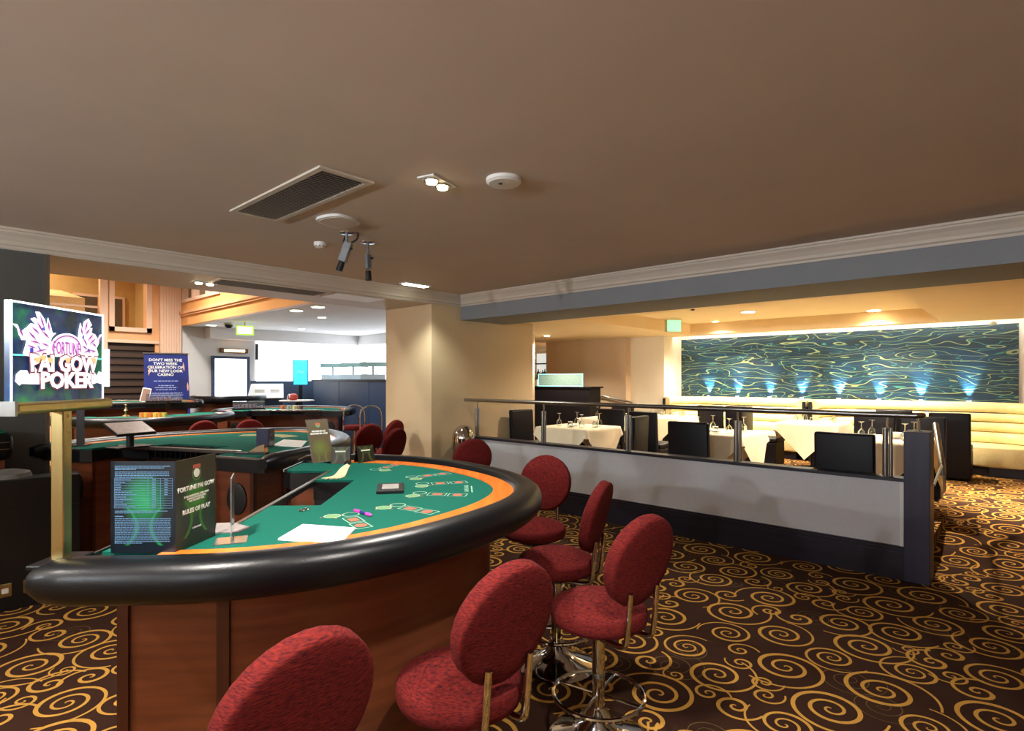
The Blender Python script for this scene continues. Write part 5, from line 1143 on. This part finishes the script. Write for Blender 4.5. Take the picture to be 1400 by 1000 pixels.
# booths: plan outline of the back swept with horizontal channels
def booth(label, x0, x1, ret, right_open=False):
    e = thing('booth_sofa', label, 'sofa', (0, 0, RF), 0, 'cream leather booths')
    yb = MY-0.16; r = 0.45
    # path of the front face of the back from left arm to right arm
    path = [(x0+0.1, yb-ret), (x0+0.1, yb-r)]
    path += [(x0+0.1+r-r*math.cos(a*PI/12), yb-r+r*math.sin(a*PI/12)) for a in range(1, 6)]
    path += [(x0+0.1+r, yb)]+[(x0+0.1+r+(x1-x0-0.2-2*r)*k/4, yb) for k in range(1, 4)]+[(x1-0.1-r, yb)]
    path += [(x1-0.1-r*(1-math.sin(a*PI/12)), yb-r*(1-math.cos(a*PI/12))) for a in range(1, 6)]
    path += [(x1-0.1, yb-r), (x1-0.1, yb-ret)]
    P = [Vector((x, y, 0)) for x, y in path]
    nrm = []
    for i in range(len(P)):
        t = P[min(i+1, len(P)-1)]-P[max(i-1, 0)]; t.normalize(); nrm.append(Vector((t.y, -t.x, 0)))
    # normal points to the inside (toward the camera)
    hs = [0.44, 0.61, 0.76, 0.90, 1.06]
    for k in range(4):
        z0, z1 = hs[k], hs[k+1]; rings = []
        for p_, n_ in zip(P, nrm):
            prof = [(-0.10, z0), (0.0, z0), (0.035, z0+0.012), (0.055, (z0+z1)/2-0.03), (0.058, (z0+z1)/2), (0.055, (z0+z1)/2+0.03), (0.035, z1-0.012), (0.0, z1), (-0.10, z1)]
            lean = lambda z: -0.10*(z-0.44)/0.62
            rings.append([p_+n_*(a+lean(z)+0.05)+Vector((0, 0, z)) for a, z in prof])
        b = B(); b.loft(rings); obj('back_channel', b, m_cream, e, smooth=True, ang=50)
    # seat following the path
    rings = []
    for p_, n_ in zip(P, nrm):
        rings.append([p_+n_*(-0.05)+Vector((0, 0, 0.14)), p_+n_*0.50+Vector((0, 0, 0.14)), p_+n_*0.53+Vector((0, 0, 0.3)), p_+n_*0.53+Vector((0, 0, 0.40)), p_+n_*0.50+Vector((0, 0, 0.44)), p_+n_*(-0.05)+Vector((0, 0, 0.455))])
    # tuck inner radius: keep straight run only for the seat front
    seat = [(x0+0.1, yb-ret), (x0+0.1, yb), (x1-0.1, yb), (x1-0.1, yb-ret), (x1-0.1-0.5, yb-ret), (x1-0.1-0.72, yb-0.62), (x1-1.0, yb-0.56), (x0+1.0, yb-0.56), (x0+0.1+0.72, yb-0.62), (x0+0.1+0.5, yb-ret)]
    b = B(); b.prism(seat, 0.14, 0.44); obj('seat', b, m_cream, e, bevel=0.03, smooth=True, seg=3)
    pl_ = [(x0+0.14, yb-ret+0.05), (x0+0.14, yb), (x1-0.14, yb), (x1-0.14, yb-ret+0.05), (x1-0.6, yb-ret+0.05), (x1-0.8, yb-0.55), (x1-1.0, yb-0.5), (x0+1.0, yb-0.5), (x0+0.8, yb-0.55), (x0+0.6, yb-ret+0.05)]
    b = B(); b.prism(pl_, 0, 0.14); obj('plinth', b, m_dark, e)
    for s, xx in ((-1, x0), (1, x1)):
        b = B(); b.bb((xx-0.03 if s < 0 else xx-0.02, yb-ret-0.03, 0.0), (xx+0.02 if s < 0 else xx+0.03, yb, 1.03)); obj('end_panel', b, m_black, e)
    return e
bxl = onY(903, 540, 10.95).x; bxm = onY(1107, 545, 10.9).x
booth('long cream channelled booth beneath the left half of the mural', mx0+0.06, bxm-0.04, 0.75)
booth('long cream channelled booth beneath the right half of the mural', bxm+0.07, mx1+0.28, 0.75)
# uplights on the ledge behind the booths
b = B(); b.bb((mx0, MY-0.16, 0.0), (mx1+0.3, MY-0.02, 1.2)); struct('ledge_booth', b, m_black)
for i, px in enumerate((971, 1010, 1054, 1098, 1148, 1203, 1260, 1325)):
    q = onY(px, 535, MY); e = thing('uplight', 'small blue-white uplight on the mural, %s from the left' % ('first second third fourth fifth sixth seventh eighth'.split()[i]), 'uplight', (q.x, MY-0.09, 1.2), 0, 'mural uplights')
    b = B(); b.cyl((0, 0, 0), (0, 0, 0.05), 0.03, 0.035, 14); obj('can', b, m_steel, e, smooth=True)
    b = B(); b.cyl((0, 0, 0.05), (0, 0, 0.056), 0.028, 0.028, 14); obj('lamp', b, mat('blue_white_lamp', (200, 235, 255), 0.4, emit=25, ecol=(190, 230, 255)), e, smooth=True)
    spot('uplight_beam', (q.x, MY-0.075, 1.27), 120.0, (0.55, 0.85, 1.0), size=0.95, blend=0.9, rad=0.02, target=(q.x, MY-0.02, 1.62))
# cove strip along the mural top
e = thing('cove_light', 'bright white cove light strip along the top of the mural', 'light'); x0_, x1_ = mx0+0.05, mx1+0.3
b = B(); b.bb((x0_, 11.201, RC+0.06), (x1_, 11.205, RC+0.12)); obj('batten', b, m_plasticw, e)
b = B(); b.bb((x0_, 11.205, RC+0.07), (x1_, 11.25, RC+0.11)); obj('tube', b, mat('cove_tube', (255, 250, 235), 0.4, emit=14, ecol=(255, 246, 224)), e)
b = B(); b.bb((-5.52, 11.2, 2.85), (3.4, MY, 2.9)); struct('ceiling_cove', b, m_hall)
# dining downlights
def round_down(label, px, py, z, r, energy, mlamp=m_lampw, col=WARM, grp='dining ceiling downlights', size=2.4):
    q = onZ(px, py, z) if not isinstance(px, Vector) else px
    e = thing('round_downlight', label, 'downlight', (q.x, q.y, z), 0, grp)
    b = B(); b.lathe([(0, 0), (r, 0), (r, -0.008), (r*0.82, -0.012), (0, -0.012)], seg=22); obj('bezel', b, m_plasticw, e, smooth=True)
    b = B(); b.lathe([(0, -0.0125), (r*0.8, -0.0125), (r*0.75, -0.018), (0, -0.02)], seg=20); obj('lamp', b, mlamp, e, smooth=True)
    if energy: spot('downlight_beam', (q.x, q.y, z-0.05), energy, col, size=size, blend=0.8, rad=0.06)
round_down('small bright downlight in the dining ceiling near the exit sign', 978, 439, 2.72, 0.07, L_DINE)
round_down('wide oval-looking bright downlight in the dining ceiling', 1023, 426, 2.72, 0.13, L_DINE)
round_down('bright downlight in the dining ceiling toward the right end of the recess', 1195, 424, 2.72, 0.12, L_DINE)
for i, (x, y) in enumerate(((-4.4, 7.6), (-1.6, 7.6), (0.15, 8.7))):
    round_down('recessed downlight hidden behind the beam, %s' % ('over the tables by the column', 'over the table by the end post', 'over the passage at the right')[i], Vector((x, y, 0)), 0, (2.72, 2.72, RC)[i], 0.07, L_DINE*(0.5, 0.9, 2.6)[i], size=(2.4, 2.4, 1.15)[i])
for i, (x, y) in enumerate(((-7.2, 9.0), (-8.6, 11.5))):
    round_down('recessed downlight near the bar, %s' % ('in front of the stand', 'above the bottle shelf')[i], Vector((x, y, 0)), 0, RC if i == 0 else RC, 0.07, L_DINE*0.6)
q = onZ(947, 423, 2.72); b = B(); b.lathe([(0, 0), (0.03, 0), (0.028, -0.02), (0, -0.024)], seg=14); tag(obj('ceiling_sensor', b, m_rubber, smooth=True, loc=q), 'tiny dark sensor on the dining ceiling left of the oval downlight', 'sensor')
q = onZ(1359, 441, RC); q.y = min(q.y, 11.3); b = B(); b.lathe([(0, 0), (0.055, 0), (0.055, -0.02), (0.045, -0.05), (0.025, -0.068), (0, -0.07)], seg=18); tag(obj('dome_sensor', b, m_plasticw, smooth=True, loc=(q.x, q.y, RC)), 'small white dome sensor at the right end of the mural top', 'sensor')
# dining exit sign
q = onY(920, 446, 9.6); e = thing('exit_sign', 'small lit green and white exit sign hanging near the pale pier', 'exit sign', (q.x, q.y, q.z), math.atan2(-q.y, -q.x)+0.45)
b = B(); b.bb((-0.05, -0.14, -0.11), (0.05, 0.14, 0.11)); bx_ = obj('box', b, m_plasticw, e)
b = B(); b.bb((0.05, -0.13, -0.10), (0.056, 0.13, 0.10)); obj('face', b, mat('exit_face', (150, 230, 180), 0.4, emit=1.0, ecol=(140, 240, 180)), bx_)
b = B(); b.cyl((0, 0, 0.11), (0, 0, RC-q.z+0.0), 0.012); obj('hanger', b, m_plasticw, e, smooth=True)
# bar stand with lit glass panel
sx0_, sx1_ = onY(722, 530, 9.6).x, onY(806, 530, 9.6).x; ztop = 1.45
e = thing('bar_stand', 'dark wooden bar stand behind the far left dining table', 'counter', (0, 9.6, RF))
b = B(); b.bb((sx0_, 0, 0), (sx1_, 0.4, ztop-RF-0.03)); obj('body', b, m_brownl, e); b = B(); b.bb((sx0_, -0.03, ztop-RF-0.03), (sx1_+0.06, 0.43, ztop-RF)); obj('top', b, m_brownl, e, bevel=0.004)
gx0, gx1 = onY(736, 520, 9.7).x, onY(797, 520, 9.7).x
e = thing('etched_glass_panel', 'edge-lit aqua etched glass panel standing on the dark bar stand', 'glass panel', (0, 9.7, ztop))
b = B(); b.bb((gx0, 0, 0), (gx1, 0.012, 0.27)); obj('pane', b, mat('etched_glass', (88, 118, 116), 0.5, rgb2=(132, 150, 140), scale=40, emit=0.12, ecol=(120, 190, 180)), e)
b = B(); w = 0.012
for (a, c, d, f) in ((gx0, 0, gx1, w), (gx0, 0.27-w, gx1, 0.27), (gx0, 0, gx0+w, 0.27), (gx1-w, 0, gx1, 0.27)): b.bb((a, -0.004, c), (d, 0.0, f))
obj('lit_edge', b, mat('aqua_edge', (150, 240, 235), 0.4, emit=1.6, ecol=(120, 235, 230)), e)
# wall rail behind
p0 = onY(806, 538, 10.5); p1 = onY(860, 549.5, 10.5); e = thing('wall_rail', 'sloping steel rail on the beige wall right of the bar stand', 'handrail')
b = B(); b.tube([p0, p1, p1+Vector((0.05, 0.02, -0.02)), p1+Vector((0.06, 0.05, -0.07))], 0.022, 10); obj('rail', b, m_steel, e, smooth=True)
for f in (0.2, 0.9):
    q = p0.lerp(p1, f); b = B(); b.tube([q, q+Vector((0, 0.02, -0.06)), q+Vector((0, 0.1, -0.07))], 0.01, 8); obj('bracket', b, m_steel, e, smooth=True)
# bar back shelves with bottles
e = thing('bottle_shelf', 'brightly lit bar shelf unit beyond the column wall', 'shelf', (-9.75, 12.9, RF))
b = B(); b.bb((-1.2, 0.3, 0), (1.2, 0.34, 2.2)); obj('back_panel', b, mat('lit_bar_back', (206, 216, 214), 0.4, emit=0.7, ecol=(220, 226, 220)), e)
for z in (1.0, 1.45, 1.9):
    b = B(); b.bb((-1.2, 0.0, z-0.03), (1.2, 0.3, z)); obj('shelf_board', b, m_brownl, e)
b = B(); b.bb((-1.2, -0.35, 0), (1.2, 0.0, 0.95)); obj('counter', b, m_black, e)
bc_ = [((60, 90, 40), 'green'), ((190, 140, 60), 'amber'), ((230, 225, 215), 'clear'), ((120, 50, 30), 'brown'), ((220, 190, 120), 'honey'), ((40, 60, 110), 'blue')]
proto = {}
for r_, z in enumerate((1.0, 1.45)):
    for i in range(6):
        c_, nm = bc_[(i+r_*2) % 6]; px = 731.5+i*3.0
        q = onY(px, 500, 13.0); b = B(); h_ = 0.22+0.03*((i*7+r_) % 3)
        b.lathe([(0, 0), (0.045, 0), (0.047, 0.02), (0.047, h_*0.62), (0.016, h_*0.78), (0.016, h_), (0, h_)], seg=12)
        tag(obj('bottle', b, mat('bottle_'+nm, c_, 0.15), smooth=True, loc=(q.x, 13.05, RF+z+0.001)), '%s bottle, %s from the left on the %s bar shelf' % (nm, 'first second third fourth fifth sixth'.split()[i], ('lower', 'upper')[r_]), 'bottle', 'bottles on the bar shelf')
spot('bar_shelf_light', (-9.2, 12.2, RC-0.1), 30, HALO, size=2.0, target=(-9.3, 13.2, 1.6))
# hall lamps
for i, (x, y) in enumerate(((-8.2, 1.2), (-10.8, 0.6), (-8.4, -1.8), (-11.0, 3.0))):
    e = thing('pendant_lamp', 'hall pendant lamp high above the gaming tables, %s' % ('over the third table', 'over the shutter side', 'over the rear tables', 'beside the balcony')[i], 'lamp', (x, y, 5.4), 0, 'hall pendant lamps')
    b = B(); b.cyl((0, 0, 0), (0, 0, -0.5), 0.012); obj('rod', b, m_brass, e, smooth=True)
    b = B(); b.lathe([(0, -0.5), (0.25, -0.5), (0.28, -0.6), (0.2, -0.72), (0, -0.76)], seg=20); obj('shade', b, mat('lit_pendant', (255, 236, 200), 0.5, emit=6, ecol=(255, 230, 190)), e, smooth=True)
    spot('pendant_beam', (x, y, 4.6), L_HALL*3, HALO, size=2.4, blend=0.8, rad=0.2)
for i, (x, y) in enumerate(((-9.5, 5.3), (-12.0, 6.2))):
    round_down('recessed lamp under the balcony, %s' % ('over the far table', 'over the round table')[i], Vector((x, y, 0)), 0, BALZ, 0.09, L_HALL*0.35, m_lampc, DAY, 'balcony downlights')
spot('mezzanine_light', (HX-1.6, 1.0, 5.2), 420, WARM, size=2.6)

# uplighters added on the unseen rear wall as cool fill for the main room
for i, (x, y, nx, ny) in enumerate(((-4.2, -3.6, 0, 1), (-1.6, -3.6, 0, 1), (0.8, -3.6, 0, 1))):
    e = thing('fill_sconce', 'added fill uplighter on the unseen %s' % ('rear wall toward the casino side', 'rear wall straight behind the nearest table', 'rear wall behind the camera')[i], 'lamp', (x, y, 2.0), math.atan2(ny, nx)-PI/2, 'added fill uplighters')
    b = B(); b.bb((-0.05, 0, -0.1), (0.05, 0.02, 0.1)); obj('back_plate', b, m_brass, e)
    b = B(); b.lathe([(0.02, -0.06), (0.08, 0.02), (0.12, 0.1), (0.11, 0.1), (0.07, 0.03), (0.0, -0.04)], c=(0, 0.14, 0), seg=20); obj('bowl', b, m_brass, e, smooth=True)
    b = B(); b.lathe([(0, 0.02), (0.05, 0.05), (0.05, 0.09), (0, 0.1)], c=(0, 0.14, 0), seg=14); obj('lamp', b, m_lampc, e, smooth=True)
    spot('fill_beam', (x+nx*0.14, y+ny*0.14, 2.16), L_FILL, COOL, size=2.7, blend=0.8, rad=0.06, target=(x+nx*0.8, y+ny*0.8, ZC))
